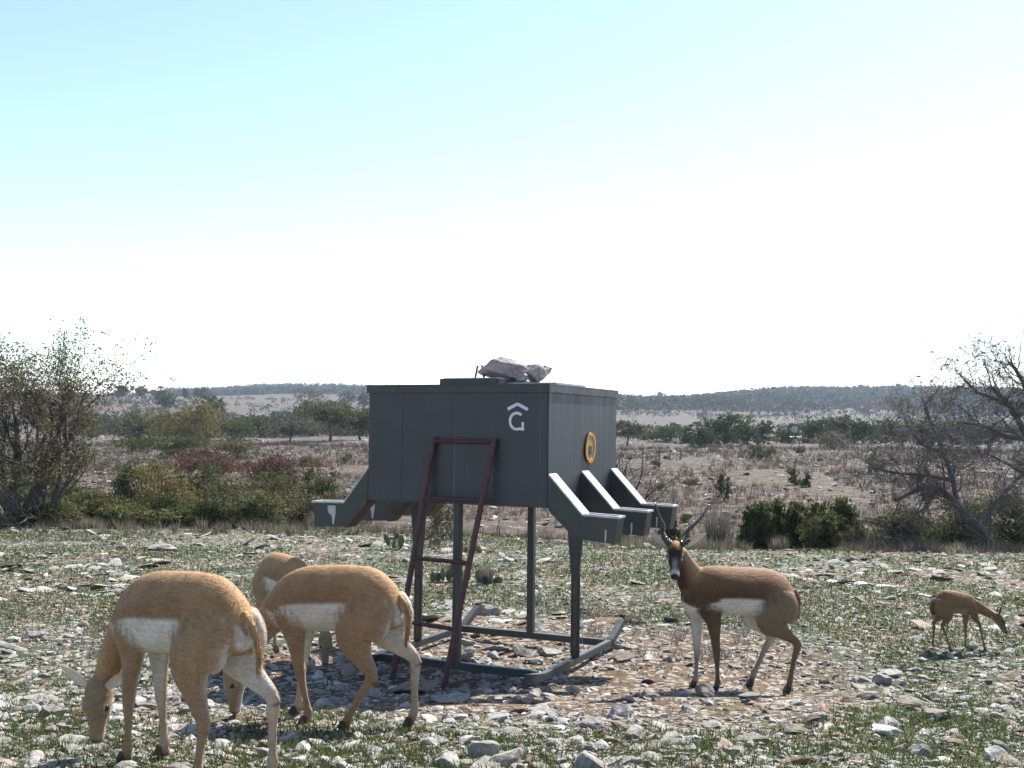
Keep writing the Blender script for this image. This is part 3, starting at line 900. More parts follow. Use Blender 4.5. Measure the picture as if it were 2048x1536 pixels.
def bush(name, u, d, top, wpx, kind, label, cat='shrub', group=None, nleaf=None, leaf=None, stems=7, aspect=1.0, seed=None, tall_trunk=False, conif=False):
    rr = np.random.RandomState(seed or int(u * 7 + d * 13)); pr = random.Random(int(u * 3 + d))
    X = bx(u, d); zg = tz1(X, d) - .03; h = max(zrow(u, top, d) - zg, .25) * (1.06 if d < 30 else 1.0); w = wpx / FPX * d * (1.22 if d < 120 else 1.0)
    root = empty(name, (X, d, zg)); tag(root, label, cat, group)
    px = h * FPX / d
    leaf = leaf or max(.018, 2.6 * d / FPX) ; nl = nleaf or int(np.clip(px * wpx * .55, 300, 6500))
    # stems
    segs, tips = [], []
    lev = 2 if d < 40 else 1
    t0 = h * (.32 if tall_trunk else .03)
    if tall_trunk:
        segs.append(([Vector((0, 0, 0)), Vector((pr.uniform(-.05, .05) * h, 0, t0 * .6)), Vector((pr.uniform(-.07, .07) * h, 0, t0 * 1.2))], [h * .045, h * .035, h * .03], 3))
    for i in range(stems):
        a = pr.uniform(0, 6.28); lean = pr.uniform(.15, .9) * min(1, w / h)
        grow(pr, (0, 0, t0), (math.cos(a) * lean, math.sin(a) * lean, 1), h * (.38 if lev == 2 else .5), h * .016 + .004, lev, .55, (2, 3), .7, .16, .05, 3, tips, segs)
    link('trunk' if tall_trunk or cat == 'tree' else 'stems', branch_mesh(segs, 'stems'), M['bark'], root)
    nb_ = pr.randint(7, 11) if not conif else pr.randint(6, 9)
    blobs = []
    for i in range(nb_):
        a = pr.uniform(0, 6.28); rad_ = pr.uniform(.1, .75) * w / 2; zz = pr.uniform(.28 if not tall_trunk else .45, .80) * h
        if conif: zz = pr.uniform(.2, .75) * h; rad_ *= (1.05 - zz / h * .55)
        br = pr.uniform(.20, .36) * w * aspect; bh = pr.uniform(.16, .26) * h * (1.3 if conif else 1)
        blobs.append((math.cos(a) * rad_, math.sin(a) * rad_ * .8, min(zz, h - bh * .9), br, br * .85, bh))
    blobs.append((pr.uniform(-.12, .12) * w, 0, h * .82, w * .2, w * .2, h * .18))
    if not tall_trunk: blobs.append((0, 0, h * .25, w * .42, w * .36, h * .25))
    per = 16 if px > 40 else 9
    C0 = blob_points(max(nl // per, 20), blobs, rr, .5); nl = len(C0) * per
    C = np.repeat(C0, per, 0) + rr.normal(0, 1, (nl, 3)) * np.array([w, w, h * .9]) * (.034 if px > 40 else .05)
    # uneven outline: sprigs reaching past the crown
    k = rr.choice(nl, nl // 12); C[k] += rr.normal(0, 1, (len(k), 3)) * np.array([w * .05, w * .05, h * .05])
    C[:, 2] = np.maximum(C[:, 2], .02 * h + leaf * .5)
    LV, LF = leaf_arrays(C, leaf, rr, 1.9 if conif else 1.6, .9 if conif else .0)
    link('crown' if tall_trunk or cat == 'tree' else 'foliage', mesh_np('foliage', LV, LF), M['leaf_' + kind], root)
    return root


# ---- big leafy tree at the left
def leafy_tree(u, d, top, wpx, label):
    pr = random.Random(44); rr = np.random.RandomState(5)
    X = bx(u, d); zg = tz1(X, d) - .05; h = zrow(u, top, d) - zg
    root = empty('scrub_oak_tree', (X, d, zg)); tag(root, label, 'tree')
    segs, tips = [], []
    for (ox, dx, dz, ln, r0) in ((0, -.10, 1, 0.352, .14), (.14, .14, 1, 0.352, .15), (-.30, -.25, 1, 0.334, .07), (.45, .25, 1, 0.334, .055), (.05, .45, .9, 0.334, .05), (-.1, -.6, .8, 0.326, .05)):
        grow(pr, (ox, pr.uniform(-.1, .1), 0), (dx, pr.uniform(-.25, .25), dz), h * ln, r0, 5, .46, (3, 3), .78, .13, .07, 4, tips, segs)
    # keep the crown inside its span
    link('trunk', branch_mesh(segs, 'trunk'), M['bark'], root)
    T_ = np.array([tuple(t[0]) for t in tips]); keep = (T_[:, 2] > .22 * h)
    T_ = T_[keep]
    k = rr.randint(0, len(T_), 36000)
    C = T_[k] + rr.normal(0, 1, (len(k), 3)) * np.array([.065, .065, .06])
    dens = np.clip(1.15 - .75 * C[:, 2] / h, .25, 1); C = C[rr.uniform(0, 1, len(C)) < dens]
    C = C[C[:, 2] > .1]
    LV, LF = leaf_arrays(C, .026, rr, 1.7)
    link('crown', mesh_np('crown', LV, LF), M['leaf_greyolive'], root)
    return root


leafy_tree(38, 19.4, 626, 300, 'large half-leafless olive tree with forked trunks at the left edge')


def bare_tree(name, u, d, stems_, label, seed, levels=6, mat='bark_grey', leafkind=None, nleaf=0):
    pr = random.Random(seed); rr = np.random.RandomState(seed)
    X = bx(u, d); zg = tz1(X, d) - .05
    root = empty(name, (X, d, zg)); tag(root, label, 'tree')
    segs, tips = [], []
    for (pts, r0, lens, lev) in stems_:
        pv = [Vector(p) for p in pts]; n_ = len(pv)
        rs = [r0 * (1 - .55 * i / (n_ - 1)) for i in range(n_)]
        segs.append((pv, rs, 4))
        for i in range(1, n_):
            for j in range(3 if i < n_ - 1 else 4):
                f = pr.uniform(0, 1); q = pv[i - 1].lerp(pv[i], f); t = (pv[i] - pv[i - 1]).normalized()
                dr = (t * .75 + Vector((pr.gauss(0, .55), pr.gauss(0, .5), pr.gauss(.15, .5)))).normalized()
                grow(pr, q, dr, lens * pr.uniform(.7, 1.2), rs[i] * .38, lev + 1, .55, (2, 4), .74, .20, .02, 4, tips, segs)
    link('trunk', branch_mesh(segs, 'trunk'), M[mat], root)
    if nleaf:
        T_ = np.array([tuple(t[0]) for t in tips]); C = T_[rr.randint(0, len(T_), nleaf)] + rr.normal(0, .012, (nleaf, 3))
        LV, LF = leaf_arrays(C, .034, rr); link('dead_leaves', mesh_np('dead_leaves', LV, LF), M['leaf_' + leafkind], root)
    return root


# leaning bare tree: its trunk lies back to the left, limbs sprawl
def TP(u, v, d, u0, d0):                                   # tree-local point from bearing and row at depth d
    X0 = bx(u0, d0); z0 = tz1(X0, d0) - .05
    return (bx(u, d) - X0, d - d0, zrow(u, v, d) - z0)


td, tu = 17.4, 1995
q = lambda u, v, dd=0.0: TP(u, v, td + dd, tu, td)
bare_tree('bare_leaning_tree', tu, td, [
    ([(0, 0, 0), q(1960, 1055), q(1915, 1010), q(1880, 975), q(1840, 975, -.3), q(1790, 1000, -.5)], .075, .55, 3),
    ([q(1915, 1010), q(1905, 960, .3), q(1888, 905, .4), q(1868, 860, .5), q(1850, 815, .6)], .045, .55, 3),
    ([q(1905, 960, .3), q(1850, 950, .2), q(1790, 945, .1), q(1765, 940)], .04, .5, 3),
    ([q(1888, 905, .4), q(1845, 890, .2), q(1815, 850, .3)], .035, .45, 3),
    ([q(1960, 1055), q(1995, 1000, .3), q(2030, 960, .5), q(2060, 940, .6)], .05, .5, 3),
    ([q(1880, 975), q(1850, 1015, -.3), q(1800, 1050, -.4)], .03, .4, 2),
], 'bare grey tree leaning left with sprawling limbs at the right edge', 61, leafkind='brown', nleaf=420)
td2, tu2 = 19.6, 2075
q2 = lambda u, v, dd=0.0: TP(u, v, td2 + dd, tu2, td2)
bare_tree('bare_upright_tree', tu2, td2, [
    ([(0, 0, 0), q2(2070, 960), q2(2058, 880), q2(2042, 850), q2(2018, 805, .2), q2(1985, 775, .2)], .085, .46, 3),
    ([q2(2058, 880), q2(2065, 810), q2(2048, 765), q2(2030, 735), q2(2018, 725)], .055, .42, 3),
    ([q2(2042, 830), q2(2000, 800, -.3), q2(1955, 785, -.4), q2(1930, 760, -.4)], .045, .5, 3),
    ([q2(2058, 880), q2(2010, 870, -.3), q2(1965, 850, -.4), q2(1925, 845, -.5)], .05, .55, 3),
    ([q2(2070, 960), q2(2020, 930, -.3), q2(1970, 905, -.4)], .045, .5, 3),
    ([q2(2065, 810), q2(2090, 760), q2(2105, 730)], .05, .42, 3),
], 'tall bare tree reaching in from the right edge, standing against the sky', 77, leafkind='brown', nleaf=350)

# ---- scrub along the near side of the draw, left
for a in [
    ('shrub', 130, 21.5, 958, 150, 'green', 'dense mid green shrub behind the left tree trunk'),
    ('shrub', 15, 23.0, 950, 150, 'green', 'green shrub at the left edge behind the leafy tree'),
    ('shrub', 205, 20.6, 985, 120, 'olive', 'olive shrub right of the left tree with thin grey stems'),
    ('juniper_shrub', 272, 25.0, 928, 90, 'juniper', 'dark green juniper tip behind the olive shrub at left'),
    ('shrub', 330, 22.5, 922, 150, 'oliveyellow', 'yellowish olive shrub, widest in the left scrub'),
    ('juniper_shrub', 350, 20.6, 992, 110, 'juniper', 'low dark juniper shrub in front of the yellowish olive shrub'),
    ('juniper_shrub', 405, 25.5, 930, 120, 'juniper', 'dark juniper shrub below the red shrub'),
    ('shrub', 462, 21.6, 958, 150, 'greyolive', 'grey-leaved shrub in the middle of the left scrub'),
    ('shrub', 560, 23.2, 946, 140, 'olive', 'brownish olive shrub left of the feeder spouts'),
    ('shrub', 516, 19.7, 985, 120, 'lightgreen', 'feathery light green shrub at the scrub edge'),
    ('juniper_shrub', 622, 25.6, 920, 72, 'juniper', 'pointed dark juniper near the feeder left side'),
    ('juniper_shrub', 664, 24.4, 955, 84, 'juniper', 'dark juniper half behind the left spout'),
    ('shrub', 628, 22.0, 985, 120, 'greyolive', 'grey shrub just left of the feeder spout'),
    ('shrub', 100, 19.6, 1003, 120, 'lightgreen', 'low light green shrub at the foot of the left tree'),
    ('shrub', 255, 19.8, 1008, 130, 'lightgreen', 'low pale green shrub at the edge, right of the left tree'),
    ('shrub', 430, 19.9, 1003, 90, 'green', 'small green shrub between the grey and light green shrubs'),
    ('shrub', 700, 27.0, 985, 80, 'grey', 'pale grey shrub below the feeder left spouts'),
    # right side
    ('juniper_shrub', 1515, 17.9, 1006, 80, 'juniper', 'dark juniper shrub behind the buck, left end of its row'),
    ('juniper_shrub', 1565, 18.2, 1000, 90, 'juniper', 'dark juniper shrub behind the buck back'),
    ('juniper_shrub', 1618, 18.3, 1003, 96, 'juniper', 'dark green juniper shrub in the middle of the right row'),
    ('shrub', 1650, 17.3, 1030, 90, 'olive', 'low olive shrub in front of the right juniper row'),
    ('juniper_shrub', 1698, 18.7, 994, 84, 'juniper', 'tallest dark juniper of the row behind the buck'),
    ('shrub', 1800, 19.0, 1018, 130, 'olive', 'olive shrub under the leaning bare tree'),
    ('shrub', 1900, 19.6, 1002, 160, 'green', 'broad dull green shrub behind the leaning trunk'),
    ('shrub', 2010, 20.5, 985, 150, 'green', 'green shrub at the right edge below the tall bare tree'),
    ('shrub', 1345, 19.5, 1040, 44, 'olive', 'small olive tuft-like shrub behind the buck horns'),
    ('shrub', 1255, 30.0, 975, 90, 'oliveyellow', 'yellow-green shrub behind the right feeder spouts'),
]:
    bush(*a, conif=a[5] == 'juniper', leaf=.030 if a[5] != 'juniper' else .034, nleaf=int(np.clip(a[4] * 52, 1800, 8000)))

# ---- bushes and trees across the draw
for a in [
    ('shrub', 420, 46, 888, 130, 'red', 'rust-red leafless shrub below the big olive bush'),
    ('shrub', 555, 43, 902, 120, 'red', 'dull red shrub on the slope left of the feeder'),
    ('shrub', 640, 52, 912, 90, 'tanred', 'tan brush on the slope beside the feeder'),
    ('shrub', 480, 58, 880, 120, 'greyolive', 'grey-green shrub right of the red shrub'),
    ('shrub', 360, 60, 868, 120, 'green', 'green shrub under the left of the big olive bush'),
    ('shrub', 290, 66, 872, 100, 'green', 'green shrub beside the left tree, mid slope'),
    ('shrub', 388, 72, 801, 150, 'oliveyellow', 'big rounded yellow-olive bush on the left slope'),
    ('shrub', 275, 95, 818, 95, 'olive', 'dull olive bush left of the big rounded bush'),
    ('shrub', 470, 88, 838, 120, 'green', 'green bush right of the big rounded bush'),
    ('shrub', 525, 110, 826, 100, 'green', 'green bush below the bare pale hillside'),
    ('shrub', 1522, 62, 886, 46, 'olive', 'round olive bush alone on the pale flat'),
    ('shrub', 1752, 54, 906, 46, 'juniper', 'low dark bush on the pale flat at right'),
    ('shrub', 1660, 76, 862, 62, 'grey', 'pale grey bush in front of the right juniper belt'),
    ('shrub', 1600, 70, 896, 20, 'olive', 'tiny olive bush on the pale flat behind the buck'),
    ('shrub', 1450, 40, 938, 30, 'olive', 'small olive clump on the reddish slope'),
    ('shrub', 1590, 46, 935, 26, 'green', 'small green clump on the slope right of centre'),
    ('shrub', 1612, 45, 938, 24, 'juniper', 'small dark clump beside the green one on the slope'),
]:
    bush(*a, conif=a[5] == 'juniper', stems=6)
sb = np.random.RandomState(19); uu = np.sort(np.concatenate([sb.uniform(1265, 1760, 15), sb.uniform(660, 730, 3)]))
WORD = ['first', 'second', 'third', 'fourth', 'fifth', 'sixth', 'seventh', 'eighth', 'ninth', 'tenth', 'eleventh', 'twelfth', 'thirteenth', 'fourteenth', 'fifteenth', 'sixteenth', 'seventeenth', 'eighteenth']
for i_, u_ in enumerate(uu):
    d_ = sb.uniform(30, 74); h_ = sb.uniform(.22, .55); v_ = HZ + ROLL * (u_ - 1024) + (CAM_H - tz1(bx(u_, d_), d_) - h_) * FPX / d_
    bush('shrub', u_, d_, v_, h_ * FPX / d_ * sb.uniform(1.2, 1.9), ['juniper', 'olive', 'brown', 'grey'][sb.randint(4)], 'tiny low shrub on the slope across the draw, %s from the left' % WORD[i_], group='tiny shrubs on the slope', stems=4, nleaf=260, leaf=.05)
for a in [
    ('scrub_tree', 582, 84, 832, 100, 'grey', 'grey-leaved round tree with a short trunk left of the feeder'),
    ('scrub_tree', 662, 88, 800, 120, 'olive', 'olive tree with forked trunk, tallest beside the feeder at left'),
    ('scrub_tree', 722, 92, 812, 90, 'olive', 'olive tree half hidden by the feeder left edge'),
    ('scrub_tree', 1255, 90, 838, 70, 'brown', 'brownish thin tree just right of the feeder box'),
]:
    bush(*a, cat='tree', tall_trunk=True, stems=5)
JG = 'junipers in the belt across the flat'
ORDN = ['first', 'second', 'third', 'fourth', 'fifth', 'sixth', 'seventh', 'eighth', 'ninth', 'tenth', 'eleventh', 'twelfth']
JL = ([1375, 1408, 1450, 1492, 1528, 1580, 1622, 1680, 1728, 1765], [1290, 1340, 1805, 1850, 1905, 1960, 2020])
for u, d, top, w in [(1408, 86, 836, 64), (1450, 88, 826, 84), (1492, 90, 830, 70), (1528, 92, 840, 50), (1580, 96, 848, 60), (1622, 98, 834, 90), (1680, 100, 831, 100), (1728, 99, 836, 84), (1765, 102, 838, 70), (1805, 104, 838, 84), (1850, 106, 842, 84), (1905, 108, 842, 90), (1340, 104, 846, 80), (1290, 108, 850, 84), (1375, 100, 850, 60), (1960, 110, 845, 90), (2020, 110, 842, 100)]:
    lab = 'dark juniper tree in the belt behind the pale flat' if d < 104 else 'mid green juniper at the far side of the belt'
    side_ = JL[0 if d < 104 else 1].index(u); lab = ('dark juniper, %s from the left in the belt behind the flat' if d < 104 else 'greener juniper, %s from the left among the paler belt trees') % ORDN[side_]
    bush('juniper_tree', u, d, top, w, 'juniper' if d < 104 else 'green', lab, 'tree', JG if d < 104 else 'greener junipers of the belt', conif=True)
seenk = {}
for u, d, top, w, kd in [(246, 320, 770, 46, 'olive'), (284, 330, 773, 28, 'brown'), (322, 335, 772, 48, 'olive'), (370, 345, 775, 22, 'brown'), (406, 330, 773, 44, 'olive'), (330, 250, 786, 56, 'green'), (415, 215, 790, 40, 'juniper'), (437, 205, 798, 36, 'juniper'), (560, 205, 822, 80, 'juniper'), (612, 190, 798, 66, 'juniper'), (625, 340, 772, 70, 'brown'), (690, 330, 776, 60, 'brown'), (730, 320, 782, 40, 'brown')]:
    lab = {'olive': 'olive tree on the skyline of the left hill', 'brown': 'brownish thin tree on the skyline of the left hill', 'green': 'green bush just below the left skyline', 'juniper': 'dark juniper on the pale left hillside'}[kd]
    nk = seenk.get(kd, 0); seenk[kd] = nk + 1; lab = ORDN[nk] + ' from left, ' + lab if kd != 'green' else lab
    bush('hill_tree', u, d, top, w, kd, lab, 'tree', {'olive': 'olive skyline trees', 'brown': 'brown skyline trees', 'green': None, 'juniper': 'junipers on the pale hillside'}[kd], stems=4, nleaf=700, leaf=.42)
for u, d, top, w in [(1728, 640, 762, 34), (1800, 645, 766, 30), (1768, 650, 770, 26), (1322, 600, 782, 26)]:
    bush('skyline_tree', u, d, top, w, 'brown', 'bare-looking tree on the right hill skyline, ' + {1728: 'left one of the tall pair', 1800: 'right one of the tall pair', 1768: 'low one between the tall pair', 1322: 'single one near the feeder'}[u], 'tree', 'trees on the right skyline', stems=8, nleaf=260, leaf=.55, tall_trunk=True)

# ---- bare thickets and dead shrubs near the feeder
def thicket(u, d, top, wpx, label, seed, mat='bark_grey', n_=9, lev=3, cat='shrub', leaf=None, nl=0):
    pr = random.Random(seed); rr = np.random.RandomState(seed)
    X = bx(u, d); zg = tz1(X, d) - .03; h = zrow(u, top, d) - zg; w = wpx / FPX * d
    root = empty('bare_shrub', (X, d, zg)); tag(root, label, cat)
    segs, tips = [], []
    for i in range(n_):
        a = pr.uniform(0, 6.28); ln = pr.uniform(.2, 1.0) * w / h * .8
        grow(pr, (pr.uniform(-.2, .2) * w, pr.uniform(-.1, .1) * w, 0), (math.cos(a) * ln, math.sin(a) * ln, 1), h * .40, h * .013 + .003, lev, .5, (2, 3), .72, .16, .03, 3, tips, segs)
    link('stems', branch_mesh(segs, 'stems'), M[mat], root)
    if nl:
        T_ = np.array([tuple(t[0]) for t in tips]); C = T_[rr.randint(0, len(T_), nl)] + rr.normal(0, .05, (nl, 3)) * np.array([1, 1, 1])
        LV, LF = leaf_arrays(C, .028, rr); link('foliage', mesh_np('foliage', LV, LF), M['leaf_' + leaf], root)


thicket(885, 17.0, 990, 130, 'sparse grey twiggy shrub with few leaves seen between the feeder legs', 3, leaf='greyolive', nl=900)
thicket(1003, 18.2, 1012, 40, 'small dead forked sapling under the feeder box', 4, 'bark', 2, 2)
thicket(1245, 34, 830, 110, 'bare reddish-grey thicket right behind the feeder box', 5, 'bark', 12, 4)
thicket(1100, 19.0, 1040, 110, 'low grey dead brush behind the back feeder leg', 8, 'bark_grey', 10, 3)
thicket(1745, 17.0, 1040, 120, 'low bare twiggy brush under the leaning tree limbs', 9, 'bark_grey', 14, 3)

# ------------------------------------------------------------------ far woods (one mass each)
def woods(name, label, n_, urange, drange, rng_, hpx, mask=None, tints=None, per=18, leafk=.26):
    u = rng_.uniform(urange[0], urange[1], n_); d = rng_.uniform(drange[0], drange[1], n_)
    X = bx(u, d)
    if mask is not None:
        k = mask(X, d, rng_.uniform(0, 1, n_)); X, d = X[k], d[k]
    Z = tz(X, d); n2 = len(X); hgt = rng_.uniform(*hpx, n2)
    C = np.repeat(np.stack([X, d, Z + hgt * .45], 1), per, 0)
    o = rng_.normal(0, 1, (n2 * per, 3)); o /= np.linalg.norm(o, axis=1, keepdims=True)
    o *= (rng_.uniform(.35, 1, n2 * per) ** .6)[:, None] * np.repeat(hgt, per)[:, None] * np.array([.75, .75, .55])
    LV, LF = leaf_arrays(C + o, np.repeat(hgt, per) * leafk, rng_, 1.3)
    t = np.array(tints)[rng_.randint(0, len(tints), n2)] * rng_.uniform(.5, .95, (n2, 1))
    ob = link(name, mesh_np(name, LV, LF, False, np.repeat(np.repeat(t, per, 0), 4, 0)), M['woods'])
    return tag(ob, label, kind='stuff')


GR = [(.045, .058, .026), (.055, .062, .032), (.075, .072, .045), (.042, .052, .028), (.11, .085, .075), (.095, .09, .07)]
woods('hill_woodland', 'dark juniper woodland covering the far hill at right', 9500, (1180, 2350), (340, 720), rng, (2.2, 4.4),
      lambda X, d, r: (fbm(X * .012, d * .012, 71) + .5 * (r - .5) > .36) & (r < np.clip((d - 330) / 110, .15, 1)), GR)
woods('ridge_woodland', 'blue wooded ridge on the left horizon', 2600, (330, 1240), (560, 930), rng, (2.4, 4.6), None, GR[:4])
woods('slope_scrub', 'low scrub dotted over the pale far slopes', 5200, (-150, 2200), (115, 400), rng, (.5, 1.5),
      lambda X, d, r: fbm(X * .03, d * .03, 75) > .46, GR + [(.12, .11, .08)])
woods('draw_woodland', 'mixed low thicket filling the draw at left', 260, (180, 760), (98, 155), rng, (1.0, 2.2),
      lambda X, d, r: fbm(X * .06, d * .06, 79) > .40, [(.06, .072, .03), (.08, .085, .04), (.10, .095, .05)], 170, .09)


# ------------------------------------------------------------------ grasses
def blades(pos, h, wd, lean, rng_, tint):
    n_ = len(pos); a = rng_.uniform(0, 2 * np.pi, n_); b_ = rng_.uniform(0, 2 * np.pi, n_)
    side = np.stack([np.cos(a), np.sin(a), np.zeros(n_)], 1) * wd[:, None]
    tip = np.stack([np.cos(b_) * lean * h, np.sin(b_) * lean * h, h], 1)
    V = np.stack([pos - side, pos + side, pos + tip], 1).reshape(-1, 3)
    return V, np.arange(n_ * 3).reshape(-1, 3), np.repeat(tint, 3, 0)


x, y = area_points(300000, 3.2, 20, rng, 1.1)
gmask = fbm(x * .9, y * .9, 91) * .65 + fbm(x * 3.5, y * 3.5, 95) * .35 + rng.uniform(-.12, .12, len(x))
dist = np.hypot(x - .25, y - 7.6)
k = (gmask > .45 + .085 * np.clip((8.2 - y) / 2.5, 0, 1)) & ((dist > 1.6 + 1.4 * vnoise(x, y, 99)) | (rng.uniform(0, 1, len(x)) < .06))
x, y = x[k], y[k]; z = tz(x, y); n_ = len(x)
hh_ = rng.uniform(.014, .050, n_) * np.clip(.8 + y * .02, 1, 1.15); t = np.array([(.085, .125, .035), (.11, .15, .05), (.07, .10, .035), (.19, .18, .09)])[rng.choice(4, n_, p=[.4, .25, .25, .1])] * rng.uniform(.5, .9, (n_, 1))
V, F, C = blades(np.stack([x, y, z - .003], 1), hh_, rng.uniform(.003, .006, n_) * np.clip(y / 8, .8, 2), rng.uniform(.2, 1.1, n_), rng, t)
tag(link('short_grass', mesh_np('short_grass', V, F, False, C), M['grass']), 'short green grass and weeds growing between the stones', kind='stuff')


def tufts(name, label, cx, cy, hgt, nb_, rng_, tints, spread=.35):
    n_ = len(cx); k = np.repeat(np.arange(n_), nb_); m_ = len(k)
    px_ = cx[k] + rng_.normal(0, 1, m_) * hgt[k] * spread * .4; py_ = cy[k] + rng_.normal(0, 1, m_) * hgt[k] * spread * .4
    h = hgt[k] * rng_.uniform(.5, 1.15, m_)
    t = (np.array(tints)[rng_.randint(0, len(tints), n_)] * rng_.uniform(.6, .85, (n_, 1)))[k] * rng_.uniform(.75, 1.25, (m_, 1))
    V, F, C = blades(np.stack([px_, py_, tz(px_, py_) - .01], 1), h, .0022 + cy[k] * .00022, rng_.uniform(.1, .75, m_), rng_, t)
    return tag(link(name, mesh_np(name, V, F, False, C), M['dry']), label, kind='stuff')


DT = [(.22, .185, .14), (.17, .145, .12), (.28, .24, .185), (.14, .12, .10), (.13, .12, .07)]
RT = [(.105, .070, .054), (.095, .074, .056), (.14, .11, .085), (.12, .074, .056), (.07, .065, .035)]
y = rng.uniform(15.2, 20.5, 2600); x = rng.uniform(-.56, .56, 2600) * y
edge = 18.4 - 2.0 * np.clip(x / y / .3, 0, 1)
k = (y > edge - .9 + rng.uniform(-.8, .6, len(y))) & (fbm(x * .7, y * .7, 101) > .44)
tufts('dry_grass', 'tan dry grass fringe along the edge of the draw', x[k], y[k], rng.uniform(.05, .24, k.sum()), 18, rng, DT)
x, y = area_points(900, 8, 17.5, rng, 1.0)
k = fbm(x * .6, y * .6, 105) > .60
tufts('grey_weeds', 'low grey dead weeds scattered over the stony ground', x[k], y[k], rng.uniform(.05, .13, k.sum()), 22, rng, [(.20, .17, .16), (.23, .19, .18), (.17, .15, .13)], .9)
y = rng.uniform(22, 80, 17000); x = rng.uniform(-.55, .55, 17000) * y
k = fbm(x * .16, y * .16, 107) > .38
x, y = x[k], y[k]
tufts('bluestem_grass', 'reddish tan bunch grass over the slope across the draw', x, y, rng.uniform(.12, .42, len(x)), 7, rng, RT + [(.20, .165, .13)], .6)

# single grass clumps one can point to
def clump(u, d, top, wpx, label, tints, nb_=260, seed=1):
    rr = np.random.RandomState(seed); X = bx(u, d); zg = tz1(X, d) - .02; h = zrow(u, top, d) - zg; w = wpx / FPX * d
    px_ = rr.normal(0, w * .12, nb_); py_ = rr.normal(0, w * .12, nb_)
    a = np.arctan2(py_, px_) + rr.normal(0, .5, nb_); ln = rr.uniform(.1, .8, nb_)
    hh = h * rr.uniform(.6, 1.05, nb_) * (1 - .3 * ln)
    side = np.stack([-np.sin(a), np.cos(a), np.zeros(nb_)], 1) * (.004 + d * .0002)
    p0 = np.stack([px_, py_, np.zeros(nb_)], 1); tip = p0 + np.stack([np.cos(a) * ln * w * .5, np.sin(a) * ln * w * .5, hh], 1)
    V = np.stack([p0 - side, p0 + side, tip], 1).reshape(-1, 3); F = np.arange(nb_ * 3).reshape(-1, 3)
    t = np.array(tints)[rr.randint(0, len(tints), nb_)] * rr.uniform(.55, .85, (nb_, 1))
    o = link('grass_clump', mesh_np('grass_clump', V, F, False, np.repeat(t, 3, 0)), M['dry']); o.location = (X, d, zg)
    return tag(o, label, 'grass clump')


clump(1436, 22.5, 985, 84, 'round grey-green spiky clump on the slope above the buck back', [(.13, .125, .10), (.10, .10, .075), (.18, .16, .14)], 420, 5)
clump(978, 12.0, 1120, 34, 'small grey dead tuft right of the cactus pads', [(.17, .14, .13), (.22, .19, .18)], 240, 6)
clump(1622, 15.6, 1098, 80, 'grey dead weed clump at the ground edge right of the buck', [(.19, .16, .16), (.23, .2, .19)], 320, 7)
clump(1700, 15.9, 1090, 80, 'pale straw clump on the edge under the right junipers', DT, 300, 8)
clump(1560, 16.4, 1062, 50, 'upright straw-coloured clump in front of the right junipers', DT, 240, 9)
clump(640, 18.6, 1012, 60, 'straw tuft at the scrub edge left of the spout', DT, 260, 10)
clump(190, 18.4, 1025, 70, 'pale dry tuft at the scrub edge beside the left tree', DT, 260, 11)


# ------------------------------------------------------------------ prickly pear
def pear(u, v, pads, label, mats=('cactus',)):
    p = gpt(u, v); root = empty('prickly_pear', p); tag(root, label, 'cactus'); k = p.y / FPX
    pr = random.Random(int(u))
    for i, (du, dv, w, h, tl) in enumerate(pads):
        bm = bmesh.new(); bmesh.ops.create_uvsphere(bm, u_segments=16, v_segments=10, radius=1)
        for q_ in bm.verts:
            f = 1 - .22 * max(0, -q_.co.z)
            q_.co = Vector((q_.co.x * w * k / 2 * f, q_.co.y * .016 * (1 - .2 * abs(q_.co.z)), q_.co.z * h * k / 2))
        # spine cushions
        for sgn in (-1, 1):
            for j in range(14):
                a, r = pr.uniform(0, 6.28), pr.uniform(.1, .85); c = Vector((math.cos(a) * r * w * k / 2, sgn * (.0155 * math.sqrt(1 - r * r * .9)), math.sin(a) * r * h * k / 2))
                s_ = bmesh.ops.create_cone(bm, segments=4, radius1=.0035, radius2=.0, depth=.02, cap_ends=True)
                bmesh.ops.rotate(bm, verts=s_['verts'], cent=(0, 0, 0), matrix=Matrix.Rotation(-sgn * math.pi / 2, 3, 'X')); bmesh.ops.translate(bm, verts=s_['verts'], vec=c)
        me = bpy.data.meshes.new('pad'); bm.to_mesh(me); bm.free(); me.polygons.foreach_set('use_smooth', [True] * len(me.polygons))
        o = link('pad', me, M[mats[i % len(mats)]], root)
        o.location = (du * k, pr.uniform(-.05, .05), -dv * k + h * k / 2 - .01); o.rotation_euler = (pr.gauss(0, .15), tl, pr.gauss(0, .6))


pear(905, 1162, [(-34, 0, 17, 22, -.1), (-24, -2, 18, 20, .2), (-14, -4, 20, 28, 0), (-2, -2, 16, 26, .1), (16, -2, 22, 30, -.1), (36, -4, 18, 30, .15), (58, 0, 18, 28, 0), (80, 2, 18, 16, .2), (96, 2, 20, 17, -.2), (6, -20, 18, 20, .2)], 'prickly pear row of round grey-green pads between the feeder legs')
pear(793, 1096, [(-14, -6, 14, 26, -.2), (0, 0, 20, 24, 0), (14, -2, 14, 28, .15), (4, -20, 13, 14, .3)], 'prickly pear beside the left feeder leg with upright pads')
pear(872, 1092, [(-6, 0, 16, 18, .2), (6, 0, 18, 20, -.2)], 'small prickly pear behind the front leg', ('cactus_dry', 'cactus'))
pear(948, 1104, [(-12, 0, 14, 16, -.3), (4, -2, 18, 18, .2), (14, 0, 16, 16, .4)], 'yellowed prickly pear right of the front leg', ('cactus_dry',))
pear(606, 1058, [(-8, 0, 16, 16, -.2), (4, -2, 16, 20, .1), (14, 0, 14, 14, .3), (0, -16, 14, 14, 0)], 'yellowish prickly pear below the left spout at the ground edge', ('cactus_dry', 'cactus'))
